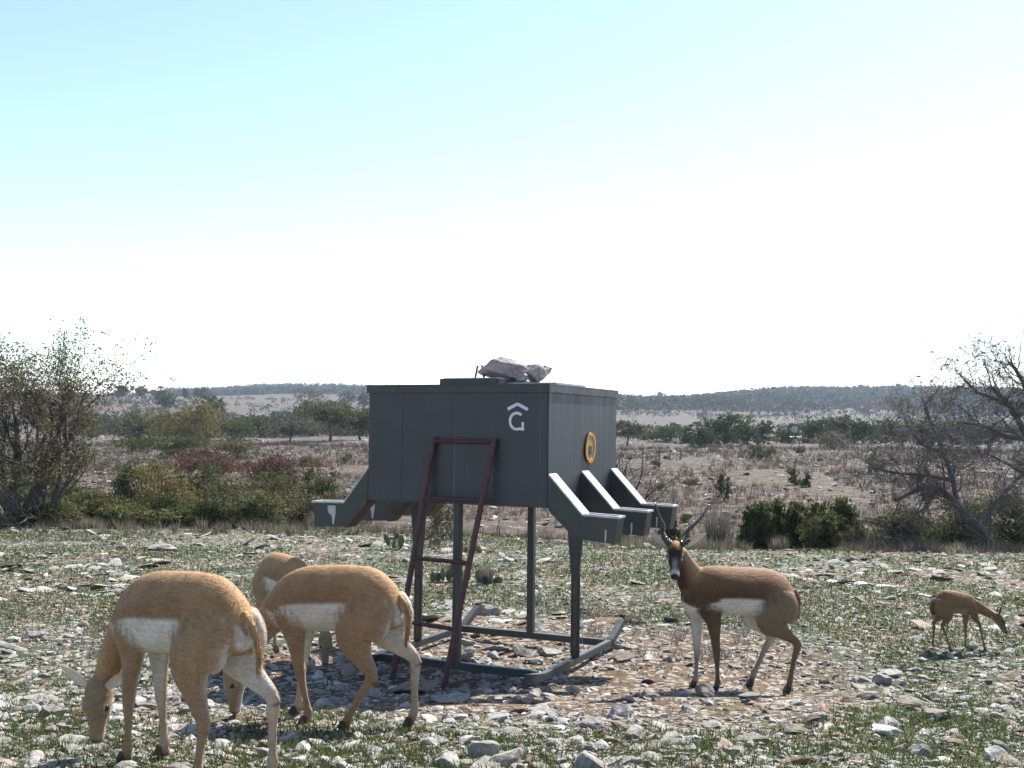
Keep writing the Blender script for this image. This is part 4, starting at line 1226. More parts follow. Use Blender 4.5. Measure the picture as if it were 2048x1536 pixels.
pear(694, 1058, [(0, 0, 14, 16, .2), (12, 0, 14, 14, -.2)], 'small prickly pear under the second left spout', ('cactus', 'cactus_dry'))

# ------------------------------------------------------------------ far furniture
d = 72.0; X = bx(1590, d); zg = tz1(X, d)
ff = empty('far_feeder', (X, d, zg)); tag(ff, 'small distant grey feeder drum on thin legs before the junipers', 'feeder')
k = d / FPX
zt = zrow(1590, 852, d) - zg; zb = zrow(1590, 866, d) - zg
MB().tube([(-.02, 0, zb), (-.02, 0, zb + .08), (-.02, 0, zt)], [.06, .17, .17], 12).build('drum', M['galv'], ff)
zp = zrow(1590, 874, d) - zg
for sx in (-5, 9):
    MB().tube([(sx * k - .16, 0, zp + .03), (sx * k, 0, zp - .02), (sx * k + .16, 0, zp + .05)], [.03, .05, .03], 8).build('pan', M['bright_pan'], ff)
for lx, ly in ((-.2, -.15), (.2, -.15), (0, .25)):
    MB().tube([(lx * 1.6, ly * 1.6, -.02), (lx * .7, ly * .7, zb + .1)], .018, 6).build('leg', M['bark'], ff)
MB().bar((-.35, 0, zp), (.42, 0, zp), .03, .03).build('arm', M['bark'], ff)

d = 330.0; X = bx(348, d); zg = tz1(X, d)
wm = empty('windmill', (X, d, zg)); tag(wm, 'tiny distant windmill above the left skyline', 'windmill')
zt = zrow(348, 757, d) - zg
for lx, ly in ((-.9, -.9), (.9, -.9), (.9, .9), (-.9, .9)):
    MB().tube([(lx, ly, 0), (lx * .12, ly * .12, zt)], .035, 5).build('tower_leg', M['galv'], wm)
wh = MB()
for i in range(12):
    a = i * math.pi / 6; c_, s_ = math.cos(a), math.sin(a)
    wh.poly_prism([(c_ * .25, -.42, zt + s_ * .25), (c_ * .95 - s_ * .16, -.42, zt + s_ * .95 + c_ * .16), (c_ * .95 + s_ * .16, -.36, zt + s_ * .95 - c_ * .16)], (0, .02, 0))
wh.build('wheel', M['galv'], wm)
MB().poly_prism([(-1.5, .2, zt - .35), (-.7, .2, zt - .1), (-.7, .2, zt + .1), (-1.5, .2, zt + .4)], (0, .03, 0)).build('tail_vane', M['galv'], wm)
MB().bar((-.7, .215, zt), (0, -.4, zt), .05, .05).build('axle', M['galv'], wm)
for u, top, lab in ((1320, 896, 'leftmost thin fence post on the flat right of the feeder'), (1341, 902, 'middle thin fence post on the flat'), (1362, 900, 'rightmost of the three thin fence posts')):
    d = 60.0; X = bx(u, d); zg = tz1(X, d)
    fp = empty('fence_post', (X, d, zg)); tag(fp, lab, 'post', 'thin fence posts on the flat')
    zt = zrow(u, top, d) - zg
    MB().tube([(0, 0, -.05), (0, 0, zt * .5), (.01, 0, zt)], .028, 6).build('stake', M['bark'], fp)

# ------------------------------------------------------------------ air
hz = MB().box((-2300, -380, -9), (2300, 3500, 62)).build('haze', None)
m = bpy.data.materials.new('haze_air'); m.use_nodes = True; m.node_tree.nodes.clear()
out = m.node_tree.nodes.new('ShaderNodeOutputMaterial'); pv = m.node_tree.nodes.new('ShaderNodeVolumePrincipled')
pv.inputs['Color'].default_value = (.68, .82, 1.0, 1); pv.inputs['Density'].default_value = .00027; pv.inputs['Anisotropy'].default_value = .2
m.node_tree.links.new(pv.outputs[0], out.inputs['Volume']); hz.data.materials.clear(); hz.data.materials.append(m)
tag(hz, 'thin pale haze in the air over the far hills', kind='stuff')


#ANIMALS
# ------------------------------------------------------------------ blackbuck antelope
def coat_material(name):
    m, n, l, b = mat_new(name)
    a = n.new('ShaderNodeAttribute'); a.attribute_name = 'tint'
    tc = n.new('ShaderNodeTexCoord')
    mp = N(n, 'ShaderNodeMapping'); mp.inputs['Scale'].default_value = (35, 90, 90); l.new(tc.outputs['Object'], mp.inputs['Vector'])
    nz = noise(n, l, 1.0, 4, mp.outputs[0], 0.6)
    n2 = noise(n, l, 9.0, 4, tc.outputs['Object'], 0.6)
    c = mix(n, l, 1.0, a.outputs['Color'], ramp(n, l, nz.outputs[0], [(0.3, (.80, .78, .76)), (0.7, (1.15, 1.15, 1.15))]).outputs[0], 'MULTIPLY')
    c = mix(n, l, 1.0, c, ramp(n, l, n2.outputs[0], [(0.3, (.84, .82, .80)), (0.7, (1.12, 1.12, 1.12))]).outputs[0], 'MULTIPLY')
    l.new(c, b.inputs['Base Color']); b.inputs['Roughness'].default_value = .72; b.inputs['Specular IOR Level'].default_value = .25
    b.inputs['Sheen Weight'].default_value = .06; b.inputs['Sheen Roughness'].default_value = .5
    h = mmath(n, l, 'ADD', nz.outputs[0], mmath(n, l, 'MULTIPLY', n2.outputs[0], 1.2))
    bump(n, l, b, h, .45, .008)
    return m


M['coat'] = coat_material('coat_hair')
PAL = {
    'doe': dict(back=(.330, .190, .085), side=(.205, .112, .050), thigh=(.275, .170, .092), white=(0.5328, 0.5040, 0.4536), leg=(0.2592, 0.1656, 0.0900), face=(0.2376, 0.1728, 0.1080), nose=(0.0720, 0.0576, 0.0504), line=.56),  # sunlit back and shaded flank are painted into back and side
    'buck': dict(back=(.185, .092, .038), side=(.072, .038, .019), thigh=(.175, .118, .072), white=(0.5472, 0.5256, 0.4896), leg=(.135, .088, .055), face=(0.0252, 0.0158, 0.0115), nose=(0.0252, 0.0216, 0.0216), line=.66),
    'fawn': dict(back=(0.1944, 0.1044, 0.0432), side=(0.1440, 0.0864, 0.0432), thigh=(0.1584, 0.0972, 0.0468), white=(0.2736, 0.2016, 0.1080), leg=(0.1512, 0.0936, 0.0468), face=(0.1152, 0.0792, 0.0468), nose=(0.0180, 0.0144, 0.0144), line=.72)}


def mixc(a, b, t):
    t = np.clip(np.asarray(t, float), 0, 1)[..., None]
    return np.asarray(a)[None] * (1 - t) + np.asarray(b)[None] * t if np.asarray(a).ndim == 1 else a * (1 - t) + np.asarray(b) * t


def cr(P, sub):
    """Catmull-Rom through rows of P"""
    P = np.asarray(P, float); n_ = len(P); out = []
    Q = np.vstack([2 * P[0] - P[1], P, 2 * P[-1] - P[-2]])
    for i in range(n_ - 1):
        p0, p1, p2, p3 = Q[i:i + 4]
        for t in np.arange(sub) / sub:
            out.append(.5 * ((2 * p1) + (p2 - p0) * t + (2 * p0 - 5 * p1 + 4 * p2 - p3) * t * t + (3 * p1 - p0 - 3 * p2 + p3) * t ** 3))
    out.append(P[-1]); return np.array(out)


class Body:
    def __init__(self): self.V, self.F, self.C, self.D, self.n = [], [], [], [], 0

    def rings(self, Rg, col, flow):
        """Rg (k, m, 3) rings; closed with end caps"""
        k, m_, _ = Rg.shape; base = self.n
        c0, c1 = Rg[0].mean(0), Rg[-1].mean(0)
        V = np.concatenate([Rg.reshape(-1, 3), [c0, c1]])
        q = np.arange(k - 1)[:, None] * m_ + np.arange(m_)[None]; q2 = np.arange(k - 1)[:, None] * m_ + (np.arange(m_)[None] + 1) % m_
        f = [tuple(r) for r in np.stack([q, q2, q2 + m_, q + m_], -1).reshape(-1, 4) + base]
        f += [(base + k * m_, base + (j + 1) % m_, base + j) for j in range(m_)]
        f += [(base + k * m_ + 1, base + (k - 1) * m_ + j, base + (k - 1) * m_ + (j + 1) % m_) for j in range(m_)]
        self.V.append(V); self.F += f; self.n += len(V)
        self.C.append(np.concatenate([col.reshape(-1, 3), [col[0].mean(0), col[-1].mean(0)]]))
        self.D.append(np.concatenate([flow.reshape(-1, 3), [flow[0].mean(0), flow[-1].mean(0)]]))

    def torso(self, st, pal, kind):
        S = cr(st, 8); m_ = 44; a = np.arange(m_) * 2 * np.pi / m_
        Rg = np.zeros((len(S), m_, 3)); col = np.zeros_like(Rg); fl = np.zeros_like(Rg)
        for i, (x, zt, zb, hw_, *sh) in enumerate(S):
            zc, hh = (zt + zb) / 2 + .02 * (zt - zb), (zt - zb) / 2
            ca, sa = np.cos(a), np.sin(a)
            wid = hw_ * np.sign(sa) * np.abs(sa) ** .92 * (1 - .30 * np.clip(ca, 0, 1) ** 1.4)
            Rg[i] = np.stack([np.full(m_, x), wid, zc + hh * ca], 1)
            f = (zt - Rg[i][:, 2]) / max(zt - zb, 1e-3)
            c = mixc(pal['back'], pal['side'], (f - .10) / .40)
            th = np.clip((.5 * (st[0][0] + st[2][0]) + .22 - x) / .14, 0, 1)
            c = c * (1 - .8 * th) + mixc(pal['back'], pal['thigh'], (f - .15) / .3) * .8 * th
            wl = pal['line']
            if kind == 'buck': wl = .60 + .10 * np.clip((x - .18) / .1, 0, 1) - .05 * np.clip((-x - .1) / .15, 0, 1)
            if kind == 'doe': wl = .505 + .16 * np.clip((x - .22) / .08, 0, 1)
            soft = .03 if kind != 'fawn' else .22
            w = np.clip((f - wl) / soft + .5, 0, 1)
            x0 = st[0][0]
            if kind != 'fawn':
                w *= np.clip((x - (x0 + .235)) / .04, 0, 1)
                w = np.maximum(w, np.clip((x0 + .03 - x) / .015, 0, 1) * np.clip((.062 - np.abs(Rg[i][:, 1])) / .03, 0, 1) * np.clip((f - .22) / .1, 0, 1))
            if kind == 'fawn': w *= .8
            c = mixc(c, pal['white'], w)
            col[i] = c; fl[i] = np.stack([np.full(m_, -1.0), np.zeros(m_), -.35 - .5 * (1 - ca) / 2], 1)
        self.rings(Rg, col, fl)

    def tube(self, pts, colf, m_=18, sub=6, flow=None, lat=(0, 1, 0)):
        """pts rows: x, y, z, r_fore_aft, r_lateral"""
        S = cr(pts, sub); P_ = S[:, :3]; t = np.gradient(P_, axis=0); t /= np.linalg.norm(t, axis=1, keepdims=True)
        L = np.array(lat, float)[None] - t * (t @ np.array(lat, float))[:, None]; L /= np.linalg.norm(L, axis=1, keepdims=True)
        Fv = np.cross(L, t)
        a = np.arange(m_) * 2 * np.pi / m_
        r1, r2 = np.maximum(S[:, 3], .003), np.maximum(S[:, 4], .003)
        Rg = P_[:, None] + Fv[:, None] * (np.cos(a)[None] * r1[:, None])[..., None] + L[:, None] * (np.sin(a)[None] * r2[:, None])[..., None]
        u = np.linspace(0, 1, len(S))
        col = np.zeros_like(Rg)
        for i in range(len(S)): col[i] = colf(u[i], np.cos(a), np.sin(a), Rg[i])
        fl = np.repeat(t[:, None] if flow is None else np.tile(np.array(flow, float), (len(S), 1))[:, None], m_, 1)
        self.rings(Rg, col, fl)

    def finish(self, name, voxel, smooth=6):
        V = np.concatenate(self.V); C = np.concatenate(self.C); D = np.concatenate(self.D)
        me = bpy.data.meshes.new(name); me.from_pydata([tuple(v) for v in V], [], self.F); me.update()
        bm = bmesh.new(); bm.from_mesh(me)
        bmesh.ops.recalc_face_normals(bm, faces=bm.faces[:]); bm.to_mesh(me); bm.free()
        o = link(name, me)
        md = o.modifiers.new('r', 'REMESH'); md.mode = 'VOXEL'; md.voxel_size = voxel; md.adaptivity = 0
        md = o.modifiers.new('s', 'SMOOTH'); md.factor = .5; md.iterations = smooth
        dg = bpy.context.evaluated_depsgraph_get(); dg.update()
        me2 = bpy.data.meshes.new_from_object(o.evaluated_get(dg)); me2.name = name
        o.modifiers.clear(); o.data = me2; bpy.data.meshes.remove(me)
        nv = len(me2.vertices); co = np.zeros(nv * 3, np.float32); me2.vertices.foreach_get('co', co); co = co.reshape(-1, 3)
        kd = kdtree.KDTree(len(V))
        for i, v in enumerate(V): kd.insert(v, i)
        kd.balance()
        out = np.zeros((nv, 3)); dirs = np.zeros((nv, 3))
        for i in range(nv):
            ws = 0
            for (_, j, dd) in kd.find_n(co[i], 4):
                w = 1 / (dd * dd + 4e-5); out[i] += C[j] * w; dirs[i] += D[j] * w; ws += w
            out[i] /= ws
        set_col(me2, out); me2.materials.clear(); me2.materials.append(M['coat'])
        me2.polygons.foreach_set('use_smooth', [True] * len(me2.polygons))
        return o, co, out, dirs


def add_fur(o, co, col, dirs, n_, length, width, seed, clump=.25):
    me = o.data; rr = np.random.RandomState(seed)
    nv = len(me.vertices); nn = np.zeros(nv * 3, np.float32); me.vertices.foreach_get('normal', nn); nn = nn.reshape(-1, 3)
    k = rr.randint(0, nv, n_)
    d = dirs[k] / (np.linalg.norm(dirs[k], axis=1, keepdims=True) + 1e-6)
    nrm = nn[k]; d = d - nrm * (d * nrm).sum(1, keepdims=True); d /= np.linalg.norm(d, axis=1, keepdims=True) + 1e-6
    d = d + rr.normal(0, .28, (n_, 3)); side = np.cross(nrm, d); side /= np.linalg.norm(side, axis=1, keepdims=True) + 1e-6
    L = (length * rr.uniform(.5, 1.3, n_))[:, None]
    p = co[k] + rr.normal(0, .003, (n_, 3)) - nrm * .001
    tip = p + d * L * .9 + nrm * L * rr.uniform(.05, .28, n_)[:, None]
    V = np.stack([p + side * width, p - side * width, tip], 1).reshape(-1, 3)
    c = np.repeat(col[k] * rr.uniform(.93, 1.07, (n_, 1)), 3, 0)
    m2 = mesh_np('fur', V, np.arange(n_ * 3).reshape(-1, 3), True, c)
    nrep = np.repeat(nrm + .08 * rr.normal(0, 1, (n_, 3)), 3, 0); nrep /= np.linalg.norm(nrep, axis=1, keepdims=True)
    m2.normals_split_custom_set_from_vertices([tuple(v) for v in nrep])
    f = link('fur', m2, M['coat'], o)
    return f


def ear_mesh(length, width, colb, coli):
    """cupped leaf-shaped ear along +Z, opening towards +X"""
    V, C = [], []; nu, nv = 12, 9
    for layer in (0, 1):
        for i in range(nu):
            t = i / (nu - 1); w = width / 2 * (math.sin(math.pi * min(1, t * .93 + .07)) ** .7) * (1 - .25 * t) * (1.0 if t < .97 else .5)
            for j in range(nv):
                s = (j / (nv - 1) * 2 - 1); an = s * 1.15 * (1 - .45 * t)
                y_ = math.sin(an) * w; x_ = (1 - math.cos(an)) * w * 1.1 - (0 if layer else .004)
                V.append((x_ + .03 * t * t, y_, t * length)); C.append(coli if layer else colb)
    F = []
    for layer in (0, 1):
        b0 = layer * nu * nv
        for i in range(nu - 1):
            for j in range(nv - 1):
                q_ = (b0 + i * nv + j, b0 + i * nv + j + 1, b0 + (i + 1) * nv + j + 1, b0 + (i + 1) * nv + j)
                F.append(q_ if layer else q_[::-1])
    for i in range(nu - 1):
        for j in (0, nv - 1):
            a, b_ = i * nv + j, (i + 1) * nv + j; F.append((a, b_, b_ + nu * nv, a + nu * nv))
    return mesh_np('ear', V, F, True, np.array(C))


def antelope(kind, name, label, loc, head_ang, st, neck, legs, skull, tail, ears=True, horns=None, sc=1.0, fur=26000, group=None, seed=1, earlen=.135, headlen=.215):
    """skull: (position, forward, up); legs: rows of five or six joint tuples (x, y, z, rf, rl); local frame x forward, y left, z up"""
    pal = PAL[kind]; B = Body(); W_ = np.array(pal['white'])
    B.torso(st, pal, kind)

    def neckcol(u, ca, sa, P_):
        # ca = +1 towards the throat side or nape, found from the ring itself
        up = (P_[:, 2] - P_[:, 2].mean()); up = up / (np.abs(up).max() + 1e-6)
        c = mixc(pal['back'], pal['side'], .35 - .5 * up)
        if kind == 'buck':
            xx = P_[:, 0] - P_[:, 0].mean(); xx = xx / (np.abs(xx).max() + 1e-6)
            c = mixc(np.array((.28, .18, .10)), np.array((.05, .026, .015)), .5 + xx * .9)
            c = mixc(c, W_, np.clip((.13 - u) / .05, 0, 1) * np.clip((xx - .1) * 3, 0, 1))
        if kind == 'doe':
            lo = np.clip(-up - .55, 0, .5) * 2
            c = mixc(c, W_, lo * np.clip(1.0 - abs(u - .45) * 3, 0, 1) * .6)
        return c
    B.tube(neck, neckcol, 26, 8)
    # shoulder blades and hip points under the skin
    q9 = sc if kind == 'fawn' else 1.0
    zt_ = max(r_[1] for r_ in st); L_ = st[-1][0] - st[0][0]; xs_ = st[0][0] + .80 * L_; xh_ = st[0][0] + .19 * L_; W9 = max(r_[3] for r_ in st)
    ztr = max(r_[1] for r_ in st); sx9 = [r_[0] for r_ in st]; sz9 = [r_[1] for r_ in st]; zs9 = float(np.interp(xs_, sx9, sz9)) * .985; zh9 = float(np.interp(xh_ + .03 * L_, sx9, sz9)) * .985
    for s_ in (-1, 1):
        blade = lambda u, ca, sa, P_: mixc(np.tile(np.array(pal['back']), (len(ca), 1)), np.tile(np.array(pal['side']), (len(ca), 1)), np.full(len(ca), .35 + .65 * u))
        B.tube([(xs_ - .03 * L_, s_ * W9 * .34, zs9 * .925, .030 * zt_, .020 * zt_), (xs_, s_ * W9 * .52, zs9 * .86, .075 * zt_, .036 * zt_), (xs_ + .02 * L_, s_ * W9 * .60, zs9 * .74, .085 * zt_, .036 * zt_), (xs_ + .03 * L_, s_ * W9 * .58, zs9 * .66, .06 * zt_, .030 * zt_)], blade, 14, 5)
        B.tube([(xh_ + .08 * L_, s_ * W9 * .36, zh9 * .915, .030 * zt_, .026 * zt_), (xh_ + .02 * L_, s_ * W9 * .44, zh9 * .875, .070 * zt_, .034 * zt_), (xh_ - .06 * L_, s_ * W9 * .42, zh9 * .80, .080 * zt_, .034 * zt_)], blade, 14, 5)

    def legcol(side, hind, far_white):
        def f(u, ca, sa, P_):
            inner = np.clip((-sa * side - .05) / .35, 0, 1)
            base = mixc(np.array(pal['thigh'] if hind else (pal['side'] if kind == 'buck' else pal['thigh'])), np.array(pal['leg']), np.full(len(ca), u * 1.6))
            back = np.clip((np.where(hind, 1, 1) * (-(P_[:, 0] - P_[:, 0].mean())) / (np.ptp(P_[:, 0]) / 2 + 1e-6) - .92) / .07, 0, 1)
            w = inner * (1 if u < .93 else 0) * (1 - .68 * np.clip((u - .40) / .2, 0, 1))
            if hind and kind != 'fawn': w = np.maximum(w, back * np.clip(1.0 - u * 1.6, 0, 1) * .9)
            if hind and kind != 'fawn': w = np.maximum(w, np.clip((.092 - P_[:, 1] * side) / .02, 0, 1) * np.clip((P_[:, 0].mean() - .02 - P_[:, 0]) / .03, 0, 1) * (1 if u < .5 else 0))
            if kind == 'fawn': w *= .5
            c = mixc(base, W_ * .95, w)
            if u > .95: c = mixc(c, np.array((.03, .025, .02)), np.full(len(ca), (u - .95) * 12))
            return c
        return f
    for hind, side, js in legs:
        js = [list(j) for j in js]
        B.tube(js, legcol(side, hind, True), 16, 6)
        if hind:                                                  # Achilles tendon and point of the hock
            a_, b_ = np.array(js[3][:3]), np.array(js[4][:3]); r_ = js[4][3]
            dn_ = (b_ - a_) / np.linalg.norm(b_ - a_); bk = np.array([dn_[2], 0, -dn_[0]]); bk = bk if bk[0] < 0 else -bk
            B.tube([tuple(a_ + bk * js[3][3] * .5) + (r_ * .5, r_ * .45), tuple(a_ * .4 + b_ * .6 + bk * r_ * .95) + (r_ * .36, r_ * .34), tuple(b_ - dn_ * r_ * .2 + bk * r_ * .75) + (r_ * .42, r_ * .40), tuple(b_ + dn_ * r_ * 1.2 + bk * r_ * .1) + (r_ * .4, r_ * .4)], legcol(side, hind, True), 10, 4)
    # head
    hp, hf, hu = [np.array(v, float) for v in skull]; hf /= np.linalg.norm(hf); hu = hu - hf * (hu @ hf); hu /= np.linalg.norm(hu); hl = np.cross(hu, hf)
    k = headlen / .215
    prof = [(-.045, .000, .022, .020), (-.03, .002, .042, .036), (0, .006, .055, .047), (.035, .006, .055, .047), (.07, .000, .049, .046), (.10, -.006, .041, .036), (.13, -.013, .034, .029), (.155, -.018, .029, .026), (.175, -.021, .027, .026), (.19, -.023, .022, .022), (.198, -.024, .010, .010)]
    pts = [tuple(hp + hf * a * k + hu * b_ * k) + (r1 * k, r2 * k) for a, b_, r1, r2 in prof]

    def headcol(u, ca, sa, P_):
        rel = (P_ - hp); s = rel @ hf / k; h_ = rel @ hu / k; y_ = rel @ hl / k
        if kind == 'buck':
            c = np.tile(np.array(pal['face']), (len(s), 1))
            c = mixc(c, np.array((.26, .12, .045)), np.clip((.045 - s) / .03, 0, 1) * np.clip((h_ + .005) / .02, 0, 1))      # rufous poll
            cheek = np.clip((-h_ + .000 - .10 * s) / .014, 0, 1)
            c = mixc(c, np.array((.50, .42, .34)), cheek * .85)
            er = np.clip(1.35 - np.hypot(s - .062, (h_ - .016) * 1.2) / .021, 0, 1) * np.clip((np.abs(y_) - .024) / .01, 0, 1)
            c = mixc(c, W_, np.clip(er * 2, 0, 1))
            bl = np.clip((.020 - np.abs(y_)) / .008, 0, 1) * np.clip((s - .085) / .03, 0, 1) * np.clip((h_ - 0) / .01, 0, 1) * np.clip((.165 - s) / .02, 0, 1)
            c = mixc(c, np.array((.20, .17, .15)), bl)
            mz = np.clip((s - .148) / .012, 0, 1) * np.clip((.182 - s) / .008, 0, 1)
            c = mixc(c, np.array((.55, .50, .46)), mz * .85)
            c = mixc(c, np.array(pal['nose']), np.clip((s - .181) / .006, 0, 1))
            c = mixc(c, W_, np.clip((-h_ - .038) / .01, 0, 1) * np.clip((s - .12) / .02, 0, 1))
        else:
            c = mixc(np.array(pal['face']), np.array(pal['thigh']), np.clip(.5 - s * 5, 0, 1))
            c = mixc(c, W_ * .9, np.clip((-h_ - .018) / .02, 0, 1) * .8)
            er = np.clip(1.3 - np.hypot(s - .062, (h_ - .016)) / .022, 0, 1) * np.clip((np.abs(y_) - .026) / .01, 0, 1)
            c = mixc(c, W_ if kind == 'doe' else np.array((.25, .18, .1)), np.clip(er * 1.5, 0, 1) * .12)
            if kind == 'fawn': c = mixc(c, np.array((.04, .03, .025)), np.clip((h_ + .004) / .015, 0, 1) * np.clip((s - .03) / .03, 0, 1) * .8)
            c = mixc(c, np.array(pal['nose']), np.clip((s - .178) / .012, 0, 1))
        return c
    B.tube(pts, headcol, 24, 5, lat=tuple(hl))
    # brow ridges
    for s_ in (-1, 1):
        c_ = hp + hf * .058 * k + hu * .030 * k + hl * s_ * .032 * k
        B.tube([tuple(c_ - hf * .028 * k) + (.009 * k, .009 * k), tuple(c_) + (.015 * k, .013 * k), tuple(c_ + hf * .026 * k) + (.009 * k, .009 * k)], headcol, 10, 3, lat=tuple(hl))
    o, co, col, dirs = B.finish(name, .0075 if kind != 'fawn' else .0052, 6)
    o.location = loc; o.rotation_euler = (0, 0, head_ang); o.scale = (sc, sc, sc)
    tag(o, label, 'antelope', group)

    def fm4(pos, xax, zax):
        z_ = Vector(zax).normalized(); x_ = Vector(xax); x_ = (x_ - z_ * x_.dot(z_)).normalized(); y_ = z_.cross(x_)
        m_ = Matrix((x_, y_, z_)).transposed().to_4x4(); m_.translation = Vector(pos); return m_
    # eyes
    for s_ in (-1, 1):
        bm = bmesh.new(); bmesh.ops.create_uvsphere(bm, u_segments=14, v_segments=10, radius=.0130 * k)
        me = bpy.data.meshes.new('eye'); bm.to_mesh(me); bm.free(); me.polygons.foreach_set('use_smooth', [True] * len(me.polygons))
        e = link('eye', me, M['eye'], o); e.location = Vector(hp + hf * .063 * k + hu * .014 * k + hl * s_ * .039 * k)
    for s_ in (-1, 1):                                        # nostrils
        bm = bmesh.new(); bmesh.ops.create_uvsphere(bm, u_segments=8, v_segments=6, radius=.0065 * k)
        me = bpy.data.meshes.new('nostril'); bm.to_mesh(me); bm.free()
        e = link('nostril', me, M['eye'], o); e.location = Vector(hp + hf * .186 * k + hu * -.012 * k + hl * s_ * .013 * k)
    cb = np.array(pal['thigh'] if kind != 'buck' else (.45, .36, .25)); ci = np.array((.62, .52, .42) if kind != 'fawn' else (.14, .09, .06))
    el = earlen
    for s_, dv in zip((1, -1), ears):
        e = link('ear', ear_mesh(el, el * .46, cb, ci), M['coat'], o)
        e.matrix_local = fm4(hp - hf * .012 * k + hu * .030 * k + hl * s_ * .038 * k, dv[1], dv[0])
    if horns:
        for pts_, r0 in horns:
            S = cr(pts_, 10); n_ = len(S); mb_ = MB(); rr_ = []
            for i in range(n_):
                t = i / (n_ - 1); r_ = r0 * (1 - .80 * t ** 1.2)
                if t < .78: r_ *= 1 + .13 * math.cos(t * 2 * math.pi * 17)
                rr_.append(max(r_, .0022))
            mm = cr(S, 3); rr2 = np.interp(np.linspace(0, 1, len(mm)), np.linspace(0, 1, n_), rr_)
            rr2 = [max(r0 * (1 - .80 * (i / (len(mm) - 1)) ** 1.2), .002) * (1 + (.19 * math.cos(i / (len(mm) - 1) * 2 * math.pi * 15) if i / (len(mm) - 1) < .8 else 0)) for i in range(len(mm))]
            mb_.tube([tuple(p) for p in mm], list(rr2), 12).build('horn', M['horn'], o, smooth=True)
    # tail
    T_ = Body()
    T_.tube(tail, lambda u, ca, sa, P_: mixc(np.tile(np.array(pal['back']), (len(ca), 1)), W_ if kind != 'fawn' else np.array(pal['thigh']), np.clip((P_[:, 0] - P_[:, 0].mean()) / .006, 0, 1) * .9), 12, 5)
    tV = np.concatenate(T_.V); me = bpy.data.meshes.new('tail'); me.from_pydata([tuple(v) for v in tV], [], T_.F); me.update(); set_col(me, np.concatenate(T_.C))
    me.polygons.foreach_set('use_smooth', [True] * len(me.polygons)); to = link('tail', me, M['coat'], o)
    rr = np.random.RandomState(seed); k2 = rr.randint(0, len(tV), 700); dn = np.array(tail[-1][:3]) - np.array(tail[0][:3]); dn = dn / np.linalg.norm(dn)
    p = tV[k2]; tip = p + (dn + rr.normal(0, .28, (700, 3))) * rr.uniform(.02, .045, (700, 1)); sd = rr.normal(0, 1, (700, 3)); sd *= .0018 / np.linalg.norm(sd, axis=1, keepdims=True)
    link('tail_hair', mesh_np('tail_hair', np.stack([p - sd, p + sd, tip], 1).reshape(-1, 3), np.arange(2100).reshape(-1, 3), False, np.repeat(np.concatenate(T_.C)[k2], 3, 0)), M['coat'], to)
    # cloven hooves
    for hind, side, js in legs:
        x_, y_, z_, rf, rl = js[-1]; px_ = js[-2]
        mb_ = MB()
        hs = rl * .95
        for s_ in (-1, 1):
            yy = y_ + s_ * hs * .55
            prof2 = [(x_ - hs * 1.0, z_ - .010), (x_ + hs * 1.7, z_ - .010), (x_ + hs * 1.6, z_ + .002), (x_ + hs * .6, z_ + hs * 2.0), (x_ - hs * .9, z_ + hs * 1.9)]
            mb_.poly_prism([(a, yy - hs * .46, b_) for a, b_ in prof2], (0, hs * .92, 0))
        mb_.build('hoof', M['hoof'], o, .0015)
    add_fur(o, co, col, dirs, fur, .009 if kind != 'fawn' else .007, .0014, seed)
    return o


def hindleg(x, y, zh, st_, hk, ft, hf_, k=1.0):
    """hip (x, y, zh), stifle, hock, fetlock, hoof given as (x, z); y spreads slightly"""
    t_ = 1.0 if k > 1 else k                                  # k thickens only the leg below the thigh
    return [(x + .02, y * .55, zh, .135 * t_, .072 * t_), (x + (st_[0] - x) * .45 - .01, y * .85, zh + (st_[1] - zh) * .5, .150 * t_, .072 * t_), (st_[0] - .015, y * 1.0, st_[1], .108 * t_, .056 * t_),
            (st_[0] * .5 + hk[0] * .5, y, st_[1] * .5 + hk[1] * .5, .050 * k, .031 * k), (hk[0], y, hk[1], .028 * k, .021 * k),
            (hk[0] * .55 + ft[0] * .45, y, hk[1] * .55 + ft[1] * .45, .0185 * k, .0145 * k), (ft[0] * .85 + hk[0] * .15, y, ft[1] * .85 + hk[1] * .15, .0165 * k, .0140 * k), (ft[0], y, ft[1], .021 * k, .018 * k), (hf_[0], y, hf_[1], .018 * k, .018 * k)]


def foreleg(sh, el, kn, ft, hf_, y, k=1.0):
    return [(sh[0], y * .72, sh[1], .085 * k, .040 * k), (sh[0] * .5 + el[0] * .5, y * .95, sh[1] * .5 + el[1] * .5, .074 * k, .042 * k), (el[0], y, el[1], .053 * k, .034 * k), (el[0] * .5 + kn[0] * .5, y, el[1] * .5 + kn[1] * .5, .034 * k, .024 * k), (kn[0], y, kn[1], .0245 * k, .021 * k),
            (kn[0] * .6 + ft[0] * .4, y, kn[1] * .6 + ft[1] * .4, .0165 * k, .0140 * k), (ft[0] * .85 + kn[0] * .15, y, ft[1] * .85 + kn[1] * .15, .0155 * k, .0140 * k), (ft[0], y, ft[1], .020 * k, .0175 * k), (hf_[0], y, hf_[1], .018 * k, .0175 * k)]


DOE = [(-.400, .592, .55, .022), (-.387, .650, .52, .052), (-.345, .715, .485, .090), (-.25, .776, .478, .112), (-.12, .788, .462, .122), (.02, .782, .450, .130), (.14, .770, .440, .124), (.23, .742, .440, .104), (.31, .690, .465, .078), (.36, .630, .52, .040)]


def zs(x, y, dx=0): return tz1(x, y)


